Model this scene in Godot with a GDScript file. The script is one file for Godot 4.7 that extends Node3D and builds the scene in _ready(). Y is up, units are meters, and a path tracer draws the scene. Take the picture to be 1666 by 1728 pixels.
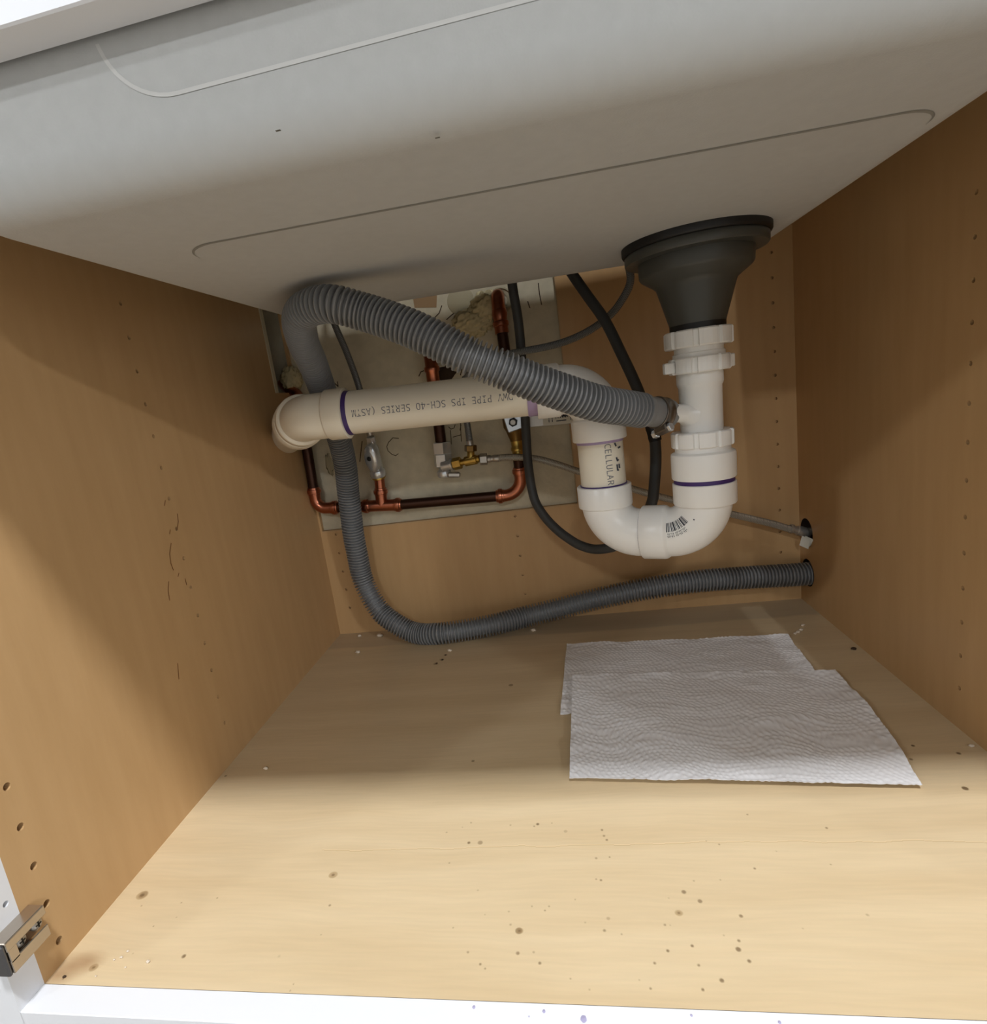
extends Node3D
# The inside of a sink base cabinet seen through its open front: x along the back, y up from the cabinet bottom, z towards the room.

const W := 0.7297      # inside width
const D := 0.6034      # inside depth up to the face frame
const FT := 0.0195     # face frame thickness
const TOP := 0.74      # underside of the countertop
const SINKY := 0.482   # underside of the sink
const PITCH := 0.032   # pin hole pitch
var M := {}
var rng := RandomNumberGenerator.new()

func _ready():
	rng.seed = 7
	var cam := Camera3D.new(); cam.name = "camera"
	cam.transform = Transform3D(Basis(Vector3(0.978627, -0.142077, -0.148671), Vector3(0.107210, 0.969427, -0.220718), Vector3(0.175485, 0.200061, 0.963940)), Vector3(0.392781, 0.356645, 0.880893))
	cam.set_frustum(0.05 * 1.773459, Vector2(0.05 * 0.060307, 0.05 * 0.016045), 0.05, 60.0)
	cam.keep_aspect = Camera3D.KEEP_HEIGHT
	add_child(cam); cam.current = true
	var env := Environment.new()
	env.background_mode = Environment.BG_COLOR
	env.background_color = Color(0, 0, 0)
	env.tonemap_mode = Environment.TONE_MAPPER_LINEAR
	env.tonemap_exposure = 1.18
	env.sdfgi_enabled = true; env.ssao_enabled = true; env.ssil_enabled = true
	var we := WorldEnvironment.new(); we.name = "world"; we.environment = env; add_child(we)
	# the kitchen's recessed ceiling lights: above the sink, far right, far left, and an added frontal fill in the far middle
	ceiling_lamp(Vector3(0.70, 2.25, 1.30), 0.11, 5.2, Color(0.97, 0.985, 1.0), "round recessed ceiling light right above the sink")
	ceiling_lamp(Vector3(4.6, 2.25, 5.1), 0.2, 16.0, Color(0.97, 0.985, 1.0), "round recessed ceiling light at the far right of the kitchen")
	ceiling_lamp(Vector3(-2.6, 2.25, 3.5), 0.2, 5.0, Color(0.97, 0.985, 1.0), "round recessed ceiling light at the far left of the kitchen")
	ceiling_lamp(Vector3(0.5, 2.25, 5.1), 0.2, 5.5, Color(0.97, 0.985, 1.0), "added frontal fill light, round and recessed, in the far middle of the kitchen")
	materials()
	room()
	cabinet()
	sink()
	drain()
	hoses()
	copper()
	marks_on_drywall()
	towels()
	debris()

# ---------------------------------------------------------------- nodes
func mi(called: String, mesh: Mesh, mat: Material, parent: Node = self) -> MeshInstance3D:
	var o := MeshInstance3D.new(); o.name = called; o.mesh = mesh; o.material_override = mat
	parent.add_child(o, true)
	if parent != self and parent.get_parent() == self and not parent is MeshInstance3D: o.position = -parent.position
	return o
func thing(called: String, label: String, category: String, at: Vector3, group := "") -> Node3D:
	var o := Node3D.new(); o.name = called; add_child(o, true); o.position = at
	return tag(o, label, category, group)
func tag(o, label: String, category: String, group := ""):
	o.set_meta("label", label); o.set_meta("category", category)
	if group: o.set_meta("group", group)
	return o
func struct(called: String, mesh: Mesh, mat: Material, label := "") -> MeshInstance3D:
	var o := mi(called, mesh, mat); o.set_meta("kind", "structure")
	if label: o.set_meta("label", label)
	return o

# ---------------------------------------------------------------- materials
func mat(c: Color, rough := 0.5, metal := 0.0, spec := 0.5) -> StandardMaterial3D:
	var m := StandardMaterial3D.new()
	m.albedo_color = c; m.roughness = rough; m.metallic = metal; m.metallic_specular = spec
	return m
func noise(freq: float, oct := 4, s := 1, type := FastNoiseLite.TYPE_SIMPLEX_SMOOTH) -> FastNoiseLite:
	var n := FastNoiseLite.new(); n.noise_type = type; n.frequency = freq; n.fractal_octaves = oct; n.seed = s
	return n
func ramp_tex(n: FastNoiseLite, a: Color, b: Color, size := 512) -> NoiseTexture2D:
	var g := Gradient.new(); g.set_color(0, a); g.set_color(1, b)
	var t := NoiseTexture2D.new(); t.width = size; t.height = size; t.seamless = true; t.noise = n; t.color_ramp = g
	return t
func bump_tex(n: FastNoiseLite, strength := 2.0, size := 512) -> NoiseTexture2D:
	var t := NoiseTexture2D.new(); t.width = size; t.height = size; t.seamless = true; t.noise = n; t.as_normal_map = true; t.bump_strength = strength
	return t
func tri(m: StandardMaterial3D, s: Vector3):
	m.uv1_triplanar = true; m.uv1_world_triplanar = true; m.uv1_scale = s
func materials():
	# tan melamine of the side and back panels: faint upright grain
	var p := mat(Color.WHITE, 0.38, 0.0, 0.4)
	p.albedo_texture = ramp_tex(noise(0.012, 5, 3), Color(0.75, 0.605, 0.425), Color(0.78, 0.635, 0.455))
	tri(p, Vector3(7.0, 0.9, 7.0)); M.panel = p
	M.floor = mat(Color.WHITE, 0.33, 0.0, 0.45)
	M.floor.albedo_texture = floor_picture()
	M.raw = mat(Color(0.72, 0.60, 0.44), 0.8)
	M.paint = mat(Color(0.90, 0.905, 0.92), 0.35, 0.0, 0.5)
	var d := mat(Color.WHITE, 0.85, 0.0, 0.3)
	d.albedo_texture = ramp_tex(noise(0.02, 5, 11), Color(0.77, 0.735, 0.64), Color(0.83, 0.79, 0.69))
	d.normal_enabled = true; d.normal_texture = bump_tex(noise(0.06, 4, 12), 1.5); d.normal_scale = 0.35
	tri(d, Vector3(4, 4, 4)); M.drywall = d
	var s := mat(Color.WHITE, 0.5, 0.0, 0.4)
	s.albedo_texture = ramp_tex(noise(0.03, 5, 21), Color(0.755, 0.76, 0.755), Color(0.775, 0.78, 0.775))
	s.normal_enabled = true; s.normal_texture = bump_tex(noise(0.25, 3, 22), 2.0); s.normal_scale = 0.10
	tri(s, Vector3(5, 5, 5)); M.sink = s
	M.edge_glint = mat(Color(0.83, 0.83, 0.82), 0.5)  # highlight on the front pad edge, as colour
	M.edge_shade = mat(Color(0.56, 0.56, 0.54), 0.6)  # shadow along the bottom pad edge, as colour
	M.print_faint = mat(Color(0.42, 0.42, 0.39), 0.6)
	M.black = mat(Color(0.265, 0.268, 0.25), 0.42, 0.0, 0.5)
	M.gasket = mat(Color(0.05, 0.052, 0.06), 0.5)
	M.steel_rim = mat(Color(0.42, 0.38, 0.33), 0.35, 0.9)
	M.pvc = mat(Color(0.93, 0.925, 0.91), 0.3, 0.0, 0.5)
	M.pvc_pipe = mat(Color(0.90, 0.87, 0.80), 0.38, 0.0, 0.5)
	M.primer = mat(Color(0.24, 0.15, 0.40), 0.4)
	M.drip = mat(Color(0.66, 0.64, 0.76), 0.5)
	M.primer_faint = mat(Color(0.66, 0.58, 0.72), 0.4)
	M.ink = mat(Color(0.18, 0.20, 0.24), 0.6)
	M.ink_grey = mat(Color(0.40, 0.41, 0.44), 0.6)
	M.hose = mat(Color(0.50, 0.505, 0.51), 0.40, 0.0, 0.5)
	M.hose_dark = mat(Color(0.21, 0.225, 0.24), 0.5, 0.0, 0.4)
	M.rubber = mat(Color(0.27, 0.275, 0.275), 0.5, 0.0, 0.4)
	M.clamp = mat(Color(0.46, 0.43, 0.40), 0.32, 0.9)
	M.copper = mat(Color(0.70, 0.44, 0.34), 0.28, 1.0)
	M.copper_old = mat(Color(0.27, 0.18, 0.14), 0.42, 0.85)
	M.brass = mat(Color(0.78, 0.66, 0.36), 0.32, 1.0)
	M.brass_old = mat(Color(0.50, 0.39, 0.22), 0.42, 0.9)
	M.chrome = mat(Color(0.84, 0.86, 0.88), 0.2, 0.65)
	M.steel = mat(Color(0.74, 0.72, 0.69), 0.36, 0.75)
	M.steel_dark_reflection = mat(Color(0.40, 0.40, 0.41), 0.35, 0.8)  # steel darkened to carry the dark reflection on the hinge cheek
	M.nickel = mat(Color(0.74, 0.70, 0.65), 0.25, 0.9)
	M.label = mat(Color(0.80, 0.78, 0.72), 0.5)
	M.foam = mat(Color(0.80, 0.74, 0.58), 0.85)
	M.pencil = mat(Color(0.33, 0.28, 0.21), 0.8)
	M.hole = mat(Color(0.20, 0.14, 0.09), 0.9)
	M.patch = mat(Color(0.62, 0.50, 0.36), 0.85)
	M.caulk = mat(Color(0.68, 0.64, 0.53), 0.85)
	M.dirt = mat(Color(0.24, 0.17, 0.11), 0.9)
	M.plaster = mat(Color(0.86, 0.80, 0.72), 0.85)
	M.scuff = mat(Color(0.50, 0.33, 0.17), 0.6)
	var t := mat(Color(0.93, 0.925, 0.93), 0.92, 0.0, 0.2)
	M.towel = t
	M.wall = mat(Color(0.74, 0.745, 0.75), 0.8)
	M.ceiling = mat(Color(0.88, 0.88, 0.87), 0.9)
	M.kfloor = mat(Color(0.55, 0.52, 0.48), 0.6)
	M.braid = mat(Color(0.80, 0.77, 0.71), 0.4, 0.35)
	M.braid.albedo_texture = braid_picture()
	M.braid_dark = mat(Color(0.52, 0.53, 0.53), 0.5, 0.1)
	M.braid_dark.albedo_texture = M.braid.albedo_texture

func braid_picture() -> ImageTexture:
	var im := Image.create(32, 32, false, Image.FORMAT_RGB8)
	for y in 32:
		for x in 32:
			var a := (x + y) % 8; var b := (x - y + 64) % 8
			var v := 1.0 if (int((x + y) / 8.0) + int((x - y + 64) / 8.0)) % 2 == 0 else 0.78
			if a == 0 or b == 0: v = 0.4
			im.set_pixel(x, y, Color(v, v, v))
	return ImageTexture.create_from_image(im)

# the cabinet bottom: maple veneer with its grain across the width, knots, drip stains and a cracked seam, all at their real places
func floor_picture() -> ImageTexture:
	var nx := 1280; var ny := 1056
	var n1 := noise(1.0, 4, 31); var n2 := noise(1.0, 3, 32); var n3 := noise(1.0, 3, 33)
	var im := Image.create(nx, ny, false, Image.FORMAT_RGB8)
	var g1 := Image.create(nx, ny, false, Image.FORMAT_L8)
	var base := Color(0.825, 0.735, 0.59)
	for y in ny:
		for x in nx:
			var wx := x * W / nx; var wz := y * D / ny
			var warp := n3.get_noise_2d(wx * 5.0, wz * 9.0) * 0.005
			var fine := n1.get_noise_2d(wx * 14.0, (wz + warp) * 260.0)
			var band := n2.get_noise_2d(wx * 2.5 + 40.0, (wz + warp) * 26.0)
			var k := 1.0 + fine * 0.024 + band * 0.032
			im.set_pixel(x, y, Color(base.r * k, base.g * (k + band * 0.012), base.b * (k + band * 0.03)))
	# darker, greyer strip along the back
	for y in int(0.07 / D * ny):
		for x in nx:
			var a := 0.30 * clampf((0.066 + n3.get_noise_2d(x * 0.004, 7.0) * 0.006 - y * D / ny) / 0.006, 0.0, 1.0)
			im.set_pixel(x, y, im.get_pixel(x, y).lerp(Color(0.60, 0.54, 0.47), a))
	for s in [[0.2866, 0.4522, 0.00090, 0.40], [0.2667, 0.4632, 0.00089, 0.32], [0.2797, 0.4574, 0.00074, 0.32], [0.3214, 0.4558, 0.00088, 0.40], [0.3446, 0.4551, 0.00146, 0.64], [0.3417, 0.4575, 0.00087, 0.48], [0.3565, 0.4542, 0.00073, 0.40], [0.2878, 0.4752, 0.00143, 0.64], [0.2974, 0.4753, 0.00228, 0.36], [0.3677, 0.4638, 0.00171, 0.20], [0.3973, 0.4628, 0.00113, 0.56], [0.3983, 0.4693, 0.00111, 0.48], [0.4001, 0.4737, 0.00110, 0.56], [0.3903, 0.4923, 0.00106, 0.40], [0.4005, 0.4913, 0.00080, 0.56], [0.3887, 0.5121, 0.00076, 0.48], [0.3921, 0.5130, 0.00101, 0.56], [0.4483, 0.5230, 0.00169, 0.52], [0.4573, 0.5305, 0.00166, 0.48], [0.4371, 0.5282, 0.00072, 0.24], [0.4306, 0.5492, 0.00091, 0.48], [0.4339, 0.5494, 0.00057, 0.40], [0.4804, 0.5418, 0.00137, 0.52], [0.4737, 0.5597, 0.00109, 0.56], [0.4716, 0.5656, 0.00172, 0.60], [0.4756, 0.5732, 0.00126, 0.60], [0.4657, 0.5561, 0.00066, 0.32], [0.4445, 0.5639, 0.00109, 0.64], [0.4289, 0.5676, 0.00109, 0.64], [0.4194, 0.5761, 0.00097, 0.56], [0.4454, 0.5767, 0.00095, 0.56], [0.4441, 0.5917, 0.00101, 0.64], [0.4563, 0.5858, 0.00144, 0.60], [0.4143, 0.5921, 0.00082, 0.56], [0.3782, 0.5940, 0.00063, 0.40], [0.3671, 0.5876, 0.00064, 0.48], [0.3908, 0.5541, 0.00115, 0.44], [0.3942, 0.5449, 0.00141, 0.24], [0.4017, 0.5566, 0.00068, 0.48], [0.3785, 0.5483, 0.00070, 0.32], [0.3511, 0.5392, 0.00073, 0.56], [0.3540, 0.5358, 0.00073, 0.48], [0.3418, 0.5359, 0.00074, 0.40], [0.3255, 0.5404, 0.00073, 0.40], [0.3274, 0.5508, 0.00095, 0.32], [0.3334, 0.5554, 0.00259, 0.40], [0.3335, 0.5717, 0.00136, 0.48], [0.3439, 0.5707, 0.00090, 0.32], [0.3480, 0.5781, 0.00110, 0.56], [0.3094, 0.5799, 0.00090, 0.64], [0.3129, 0.5828, 0.00067, 0.64], [0.3001, 0.5718, 0.00092, 0.40], [0.3085, 0.5431, 0.00061, 0.32], [0.2871, 0.5539, 0.00072, 0.40], [0.4751, 0.4758, 0.00067, 0.48], [0.4836, 0.4794, 0.00079, 0.56], [0.5137, 0.4479, 0.00083, 0.56], [0.5657, 0.4638, 0.00105, 0.56], [0.5016, 0.5025, 0.00099, 0.56], [0.5218, 0.4866, 0.00064, 0.32], [0.5534, 0.4990, 0.00073, 0.40], [0.4572, 0.5135, 0.00074, 0.40], [0.4754, 0.5126, 0.00061, 0.48], [0.5149, 0.5503, 0.00066, 0.24], [0.2747, 0.4965, 0.00083, 0.40], [0.3010, 0.5224, 0.00077, 0.32], [0.4085, 0.5871, 0.00063, 0.32], [0.3726, 0.5299, 0.00074, 0.32], [0.5573, 0.5399, 0.00110, 0.24], [0.0214, 0.5286, 0.00361, 0.30], [0.0616, 0.5358, 0.00064, 0.68], [0.0279, 0.5390, 0.00080, 0.42], [0.0521, 0.5570, 0.00061, 0.68], [0.0663, 0.5490, 0.00062, 0.42], [0.0904, 0.5311, 0.00080, 0.51], [0.0943, 0.5801, 0.00100, 0.42], [0.0518, 0.5791, 0.00058, 0.42], [0.0113, 0.5988, 0.00099, 0.59], [0.1912, 0.5612, 0.00057, 0.51], [0.1884, 0.5368, 0.00106, 0.51], [0.0060, 0.3762, 0.00151, 0.59], [0.1859, 0.6014, 0.00052, 0.68], [0.1863, 0.5971, 0.00053, 0.59], [0.1668, 0.5782, 0.00111, 0.13], [0.3067, 0.2121, 0.00300, 0.51], [0.2773, 0.3652, 0.00181, 0.51], [0.7072, 0.3783, 0.00180, 0.77], [0.6789, 0.3652, 0.00160, 0.77], [0.6670, 0.3843, 0.00155, 0.59], [0.6847, 0.4229, 0.00237, 0.77], [0.2007, 0.1254, 0.00342, 0.34], [0.1942, 0.1375, 0.00338, 0.34], [0.0939, 0.5801, 0.00170, 0.51]]:
		blot(im, s[0], s[1], s[2], s[3], 1.0, Color(0.36, 0.28, 0.19))
	for s in [[0.0209, 0.5289, 0.00440], [0.1803, 0.5083, 0.00336], [0.0285, 0.5904, 0.00298], [0.3338, 0.5554, 0.00244], [0.4414, 0.5400, 0.00241]]:
		blot(im, s[0], s[1], s[2], 0.42, 1.15, Color(0.55, 0.44, 0.29))
		blot(im, s[0], s[1], s[2] * 0.4, 0.45, 1.2, Color(0.33, 0.25, 0.16))
	for q in [[0.010, 0.590, 0.013], [0.020, 0.586, 0.010], [0.004, 0.597, 0.010]]: blot(im, q[0], q[1], q[2], 0.30, 1.6, Color(0.50, 0.33, 0.20), true)  # brown smudge painted in where the hinge casts its shadow
	# the lifted seam of the veneer
	for x in nx:
		var wx := x * W / nx
		if wx < 0.16: continue
		var wz := 0.4795 + 0.0022 * sin(wx * 9.0) + n3.get_noise_1d(wx * 20.0) * 0.002
		var y0 := int(wz / D * ny)
		im.set_pixel(x, y0, im.get_pixel(x, y0).lerp(Color(0.93, 0.83, 0.66), 0.7))
		im.set_pixel(x, y0 + 1, im.get_pixel(x, y0 + 1).lerp(Color(0.62, 0.50, 0.34), 0.45))
	return ImageTexture.create_from_image(im)
func blot(im: Image, wx: float, wz: float, r: float, a: float, stretch: float, c: Color, soft := false):
	var nx := im.get_width(); var ny := im.get_height()
	var cx := wx / W * nx; var cy := wz / D * ny; var rp := r / W * nx
	for y in range(int(cy - rp - 1), int(cy + rp + 2)):
		for x in range(int(cx - rp * stretch - 1), int(cx + rp * stretch + 2)):
			if x < 0 or y < 0 or x >= nx or y >= ny: continue
			var d := Vector2((x - cx) / stretch, y - cy).length() / rp
			var k := a * clampf((1.0 - d) * rp * 0.8 + 0.2, 0.0, 1.0)
			if soft: k = a * clampf(1.0 - d, 0.0, 1.0)
			if d < 1.15: im.set_pixel(x, y, im.get_pixel(x, y).lerp(c, k))

# ---------------------------------------------------------------- mesh building
class MB:
	var v := PackedVector3Array(); var n := PackedVector3Array(); var uv := PackedVector2Array(); var ix := PackedInt32Array()
	func vert(p: Vector3, nn: Vector3, u := Vector2.ZERO) -> int:
		v.append(p); n.append(nn); uv.append(u); return v.size() - 1
	func face(a: int, b: int, c: int):
		var g := (v[b] - v[a]).cross(v[c] - v[a])
		if g.length_squared() < 1e-22: return
		if g.dot(n[a] + n[b] + n[c]) > 0.0: ix.append_array([a, c, b])
		else: ix.append_array([a, b, c])
	func quad(a: int, b: int, c: int, d: int): face(a, b, c); face(a, c, d)
	func flat(pts: Array, nn: Vector3):       # convex polygon
		var ids := []
		for p in pts: ids.append(vert(p, nn, Vector2(p.x, p.z)))
		for i in range(1, ids.size() - 1): face(ids[0], ids[i], ids[i + 1])
	func flat_auto(pts: Array, away: Vector3):  # normal turned away from the point «away»
		var nn: Vector3 = (pts[1] - pts[0]).cross(pts[2] - pts[0]).normalized()
		if nn.dot(pts[0] - away) < 0.0: nn = -nn
		flat(pts, nn)
	func mesh() -> ArrayMesh:
		var a := []; a.resize(Mesh.ARRAY_MAX)
		a[Mesh.ARRAY_VERTEX] = v; a[Mesh.ARRAY_NORMAL] = n; a[Mesh.ARRAY_TEX_UV] = uv; a[Mesh.ARRAY_INDEX] = ix
		var m := ArrayMesh.new(); m.add_surface_from_arrays(Mesh.PRIMITIVE_TRIANGLES, a); return m

func perp(t: Vector3) -> Vector3:
	return t.cross(Vector3.UP if absf(t.y) < 0.9 else Vector3.RIGHT).normalized()

# rings of the given radii along a path; where the outline turns sharply the shading breaks. axis: one fixed direction (a lathe)
func sweep(b: MB, pts: Array, rad: Array, sides := 24, axis := Vector3.ZERO, vs := 1.0):
	var n := pts.size()
	var T := []; var X := []
	for i in n:
		var t := axis
		if axis == Vector3.ZERO:
			var i0: int = i; var i1: int = i
			while i0 > 0 and (pts[i0] as Vector3).distance_squared_to(pts[i]) < 1e-14: i0 -= 1
			while i1 < n - 1 and (pts[i1] as Vector3).distance_squared_to(pts[i]) < 1e-14: i1 += 1
			if i0 == i and i > 0: i0 = i - 1
			if i1 == i and i < n - 1: i1 = i + 1
			t = (pts[i1] - pts[i0])
		T.append(t.normalized())
	var x := perp(T[0])
	for i in n:
		x = (x - T[i] * x.dot(T[i])).normalized()
		X.append(x)
	var slope := []
	for i in n - 1:
		var ds: float = (pts[i + 1] - pts[i]).dot(T[i])
		var dr: float = rad[i + 1] - rad[i]
		slope.append(Vector2(ds, -dr).normalized() if ds * ds + dr * dr > 1e-16 else Vector2(1, 0))   # radial, along
	var s := 0.0
	for i in n - 1:
		var na: Vector2 = slope[i]; var nb: Vector2 = slope[i]
		if i > 0 and slope[i - 1].dot(slope[i]) > 0.72: na = (slope[i - 1] + slope[i]).normalized()
		if i < n - 2 and slope[i + 1].dot(slope[i]) > 0.72: nb = (slope[i + 1] + slope[i]).normalized()
		var first := b.v.size()
		var ln: float = (pts[i + 1] - pts[i]).length()
		for e in 2:
			var j := i + e
			var nn: Vector2 = na if e == 0 else nb
			var y: Vector3 = T[j].cross(X[j])
			for k in sides + 1:
				var a := TAU * k / sides
				var r: Vector3 = X[j] * cos(a) + y * sin(a)
				b.vert(pts[j] + r * rad[j], r * nn.x + T[j] * nn.y, Vector2(float(k) / sides, (s + ln * e) * vs))
		s += ln
		for k in sides:
			b.quad(first + k, first + k + 1, first + sides + 2 + k, first + sides + 1 + k)
func tube(pts: Array, r: float, sides := 16, vs := 1.0) -> ArrayMesh:
	var b := MB.new(); var rr := [0.0]; var pp := [pts[0]]
	for p in pts: pp.append(p); rr.append(r)
	pp.append(pts[-1]); rr.append(0.0)
	sweep(b, pp, rr, sides, Vector3.ZERO, vs); return b.mesh()
# profile: [radius, distance along axis] pairs
func lathe_to(b: MB, o: Vector3, axis: Vector3, prof: Array, sides := 40):
	var pp := []; var rr := []
	for q in prof: pp.append(o + axis * q[1]); rr.append(q[0])
	sweep(b, pp, rr, sides, axis)
func lathe(o: Vector3, axis: Vector3, prof: Array, sides := 40) -> ArrayMesh:
	var b := MB.new(); lathe_to(b, o, axis.normalized(), prof, sides); return b.mesh()
# cylinder with eased edges from h0 to h1
func cyl(r: float, h0: float, h1: float, e := 0.0008) -> Array:
	return [[0.0, h0], [r - e, h0], [r - e * 0.3, h0 + e * 0.3], [r, h0 + e], [r, h1 - e], [r - e * 0.3, h1 - e * 0.3], [r - e, h1], [0.0, h1]]
func ringprof(ri: float, r: float, h0: float, h1: float, e := 0.0008) -> Array:
	return [[ri, h0], [r - e, h0], [r - e * 0.3, h0 + e * 0.3], [r, h0 + e], [r, h1 - e], [r - e * 0.3, h1 - e * 0.3], [r - e, h1], [ri, h1]]
# smooth path through points
func curve(pts: Array, step := 0.005) -> Array:
	var c := Curve3D.new(); c.bake_interval = step
	for i in pts.size():
		var a: Vector3 = pts[maxi(i - 1, 0)]; var z: Vector3 = pts[mini(i + 1, pts.size() - 1)]
		var t := (z - a).normalized()
		var li: float = (pts[i] - a).length() / 3.0; var lo: float = (z - pts[i]).length() / 3.0
		c.add_point(pts[i], -t * li, t * lo)
	var out := []
	var L := c.get_baked_length(); var k := maxi(2, int(L / step))
	for i in k + 1: out.append(c.sample_baked(L * i / k, true))
	return out
# straight-arc-straight path round one corner
func elbow(a: Vector3, corner: Vector3, z: Vector3, r: float, seg := 12) -> Array:
	var u := (a - corner).normalized(); var w := (z - corner).normalized()
	var half := acos(clampf(u.dot(w), -1, 1)) / 2.0
	var cut := r / tan(half)
	var mid := corner + (u + w).normalized() * (r / sin(half))
	var p0 := corner + u * cut; var out := [a]
	var e1 := (p0 - mid).normalized(); var p1 := corner + w * cut
	var e2 := (p1 - mid).normalized(); var ang := acos(clampf(e1.dot(e2), -1, 1))
	var f := (e2 - e1 * e1.dot(e2)).normalized()
	for i in seg + 1:
		var t := ang * i / seg
		out.append(mid + (e1 * cos(t) + f * sin(t)) * r)
	out.append(z); return out
# box with chamfered edges; bas: its axes
func box_to(b: MB, c: Vector3, size: Vector3, e := 0.0, bas := Basis.IDENTITY):
	var h := size / 2.0
	if e <= 0.0:
		for ax in 3:
			for s in [-1.0, 1.0]:
				var nn := Vector3.ZERO; nn[ax] = s
				var u := (ax + 1) % 3; var w := (ax + 2) % 3; var q := []
				for k in [[-1, -1], [1, -1], [1, 1], [-1, 1]]:
					var p := Vector3.ZERO; p[ax] = s * h[ax]; p[u] = k[0] * h[u]; p[w] = k[1] * h[w]
					q.append(c + bas * p)
				b.flat(q, bas * nn)
		return
	var cv := func(sx: float, sy: float, sz: float, ax: int) -> Vector3:
		var p := Vector3(sx * (h.x - e), sy * (h.y - e), sz * (h.z - e)); p[ax] += [sx, sy, sz][ax] * e
		return c + bas * p
	for ax in 3:
		var u := (ax + 1) % 3; var w := (ax + 2) % 3
		for s in [-1.0, 1.0]:
			var q := []
			for k in [[-1, -1], [1, -1], [1, 1], [-1, 1]]:
				var sg := [0.0, 0.0, 0.0]; sg[ax] = s; sg[u] = k[0]; sg[w] = k[1]
				q.append(cv.call(sg[0], sg[1], sg[2], ax))
			var nn := Vector3.ZERO; nn[ax] = s; b.flat(q, bas * nn)
		for su in [-1.0, 1.0]:
			for sw in [-1.0, 1.0]:
				var q := []
				for k in [[-1.0, u], [1.0, u], [1.0, w], [-1.0, w]]:
					var sg := [0.0, 0.0, 0.0]; sg[ax] = k[0]; sg[u] = su; sg[w] = sw
					q.append(cv.call(sg[0], sg[1], sg[2], k[1]))
				var nn := Vector3.ZERO; nn[u] = su; nn[w] = sw; b.flat(q, bas * nn.normalized())
	for sx in [-1.0, 1.0]:
		for sy in [-1.0, 1.0]:
			for sz in [-1.0, 1.0]:
				b.flat([cv.call(sx, sy, sz, 0), cv.call(sx, sy, sz, 1), cv.call(sx, sy, sz, 2)], bas * Vector3(sx, sy, sz).normalized())
func box(c: Vector3, size: Vector3, e := 0.0, bas := Basis.IDENTITY) -> ArrayMesh:
	var b := MB.new(); box_to(b, c, size, e, bas); return b.mesh()
func span(b: MB, lo: Vector3, hi: Vector3, e := 0.0): box_to(b, (lo + hi) / 2.0, hi - lo, e)
# star-shaped outline pushed along an axis, with a chamfer at both rims
func prism(b: MB, outline: Array, o: Vector3, axis: Vector3, xd: Vector3, h0: float, h1: float, e := 0.0):
	axis = axis.normalized(); xd = (xd - axis * xd.dot(axis)).normalized()
	var yd := axis.cross(xd); var n := outline.size()
	var lv := [[h0, true], [h0 + e, false], [h1 - e, false], [h1, true]] if e > 0.0 else [[h0, false], [h1, false]]
	var at := func(i: int, l: Array) -> Vector3:
		var q: Vector2 = outline[i % n]
		if l[1]: q = q - q.normalized() * e
		return o + axis * l[0] + xd * q.x + yd * q.y
	for l in lv.size() - 1:
		for i in n:
			b.flat_auto([at.call(i, lv[l]), at.call(i + 1, lv[l]), at.call(i + 1, lv[l + 1]), at.call(i, lv[l + 1])], o + axis * (h0 + h1) / 2.0)
	for k in [0, lv.size() - 1]:
		var cc: Vector3 = o + axis * lv[k][0]
		for i in n: b.flat([cc, at.call(i, lv[k]), at.call(i + 1, lv[k])], -axis if k == 0 else axis)
func hexagon(r: float) -> Array:
	var q := []
	for i in 6: q.append(Vector2(r, 0).rotated(TAU * i / 6.0))
	return q
# slip nut outline: raised lugs round a ring
func lugs(r: float, gap: float, count: int, wide := 0.72) -> Array:
	var q := []
	for i in count:
		var a := TAU * i / count; var w := TAU / count
		for k in [[0.03, gap], [0.07, r], [0.07 + wide * 0.25, r], [0.07 + wide * 0.5, r], [0.07 + wide * 0.75, r], [0.07 + wide, r], [0.11 + wide, gap]]:
			q.append(Vector2(k[1], 0).rotated(a + w * k[0]))
	return q
# flat stroke lying on a surface: a thin ribbon a hair proud of it
func stroke(b: MB, pts: Array, nn: Vector3, width: float):
	for i in pts.size() - 1:
		var d: Vector3 = (pts[i + 1] - pts[i])
		var s := nn.cross(d).normalized() * width / 2.0
		var ext := d.normalized() * width * 0.3
		b.flat([pts[i] - s - ext, pts[i] + s - ext, pts[i + 1] + s + ext, pts[i + 1] - s + ext], nn)
# lettering wrapped round a pipe: o on the axis, along the reading direction, out towards the middle of the letters
func lettering(text: String, high: float, o: Vector3, along: Vector3, out: Vector3, r: float, squeeze := 1.0) -> ArrayMesh:
	var f := SystemFont.new(); f.font_names = PackedStringArray(["Droid Sans Mono"])
	var tm := TextMesh.new(); tm.text = text; tm.font = f; tm.font_size = 32; tm.depth = 0.0; tm.curve_step = 4.0
	tm.pixel_size = high / 32.0 / 0.72
	var src := tm.get_mesh_arrays(); var b := MB.new()
	along = along.normalized(); out = (out - along * out.dot(along)).normalized(); var up := out.cross(along)
	var sv: PackedVector3Array = src[Mesh.ARRAY_VERTEX]; var si: PackedInt32Array = src[Mesh.ARRAY_INDEX]
	for q in sv:
		q.x *= squeeze
		var a: float = q.y / r
		var nn := out * cos(a) + up * sin(a)
		b.vert(o + along * q.x + nn * (r + 0.0002), nn)
	for i in range(0, si.size(), 3): b.face(si[i], si[i + 1], si[i + 2])
	return b.mesh()
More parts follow.
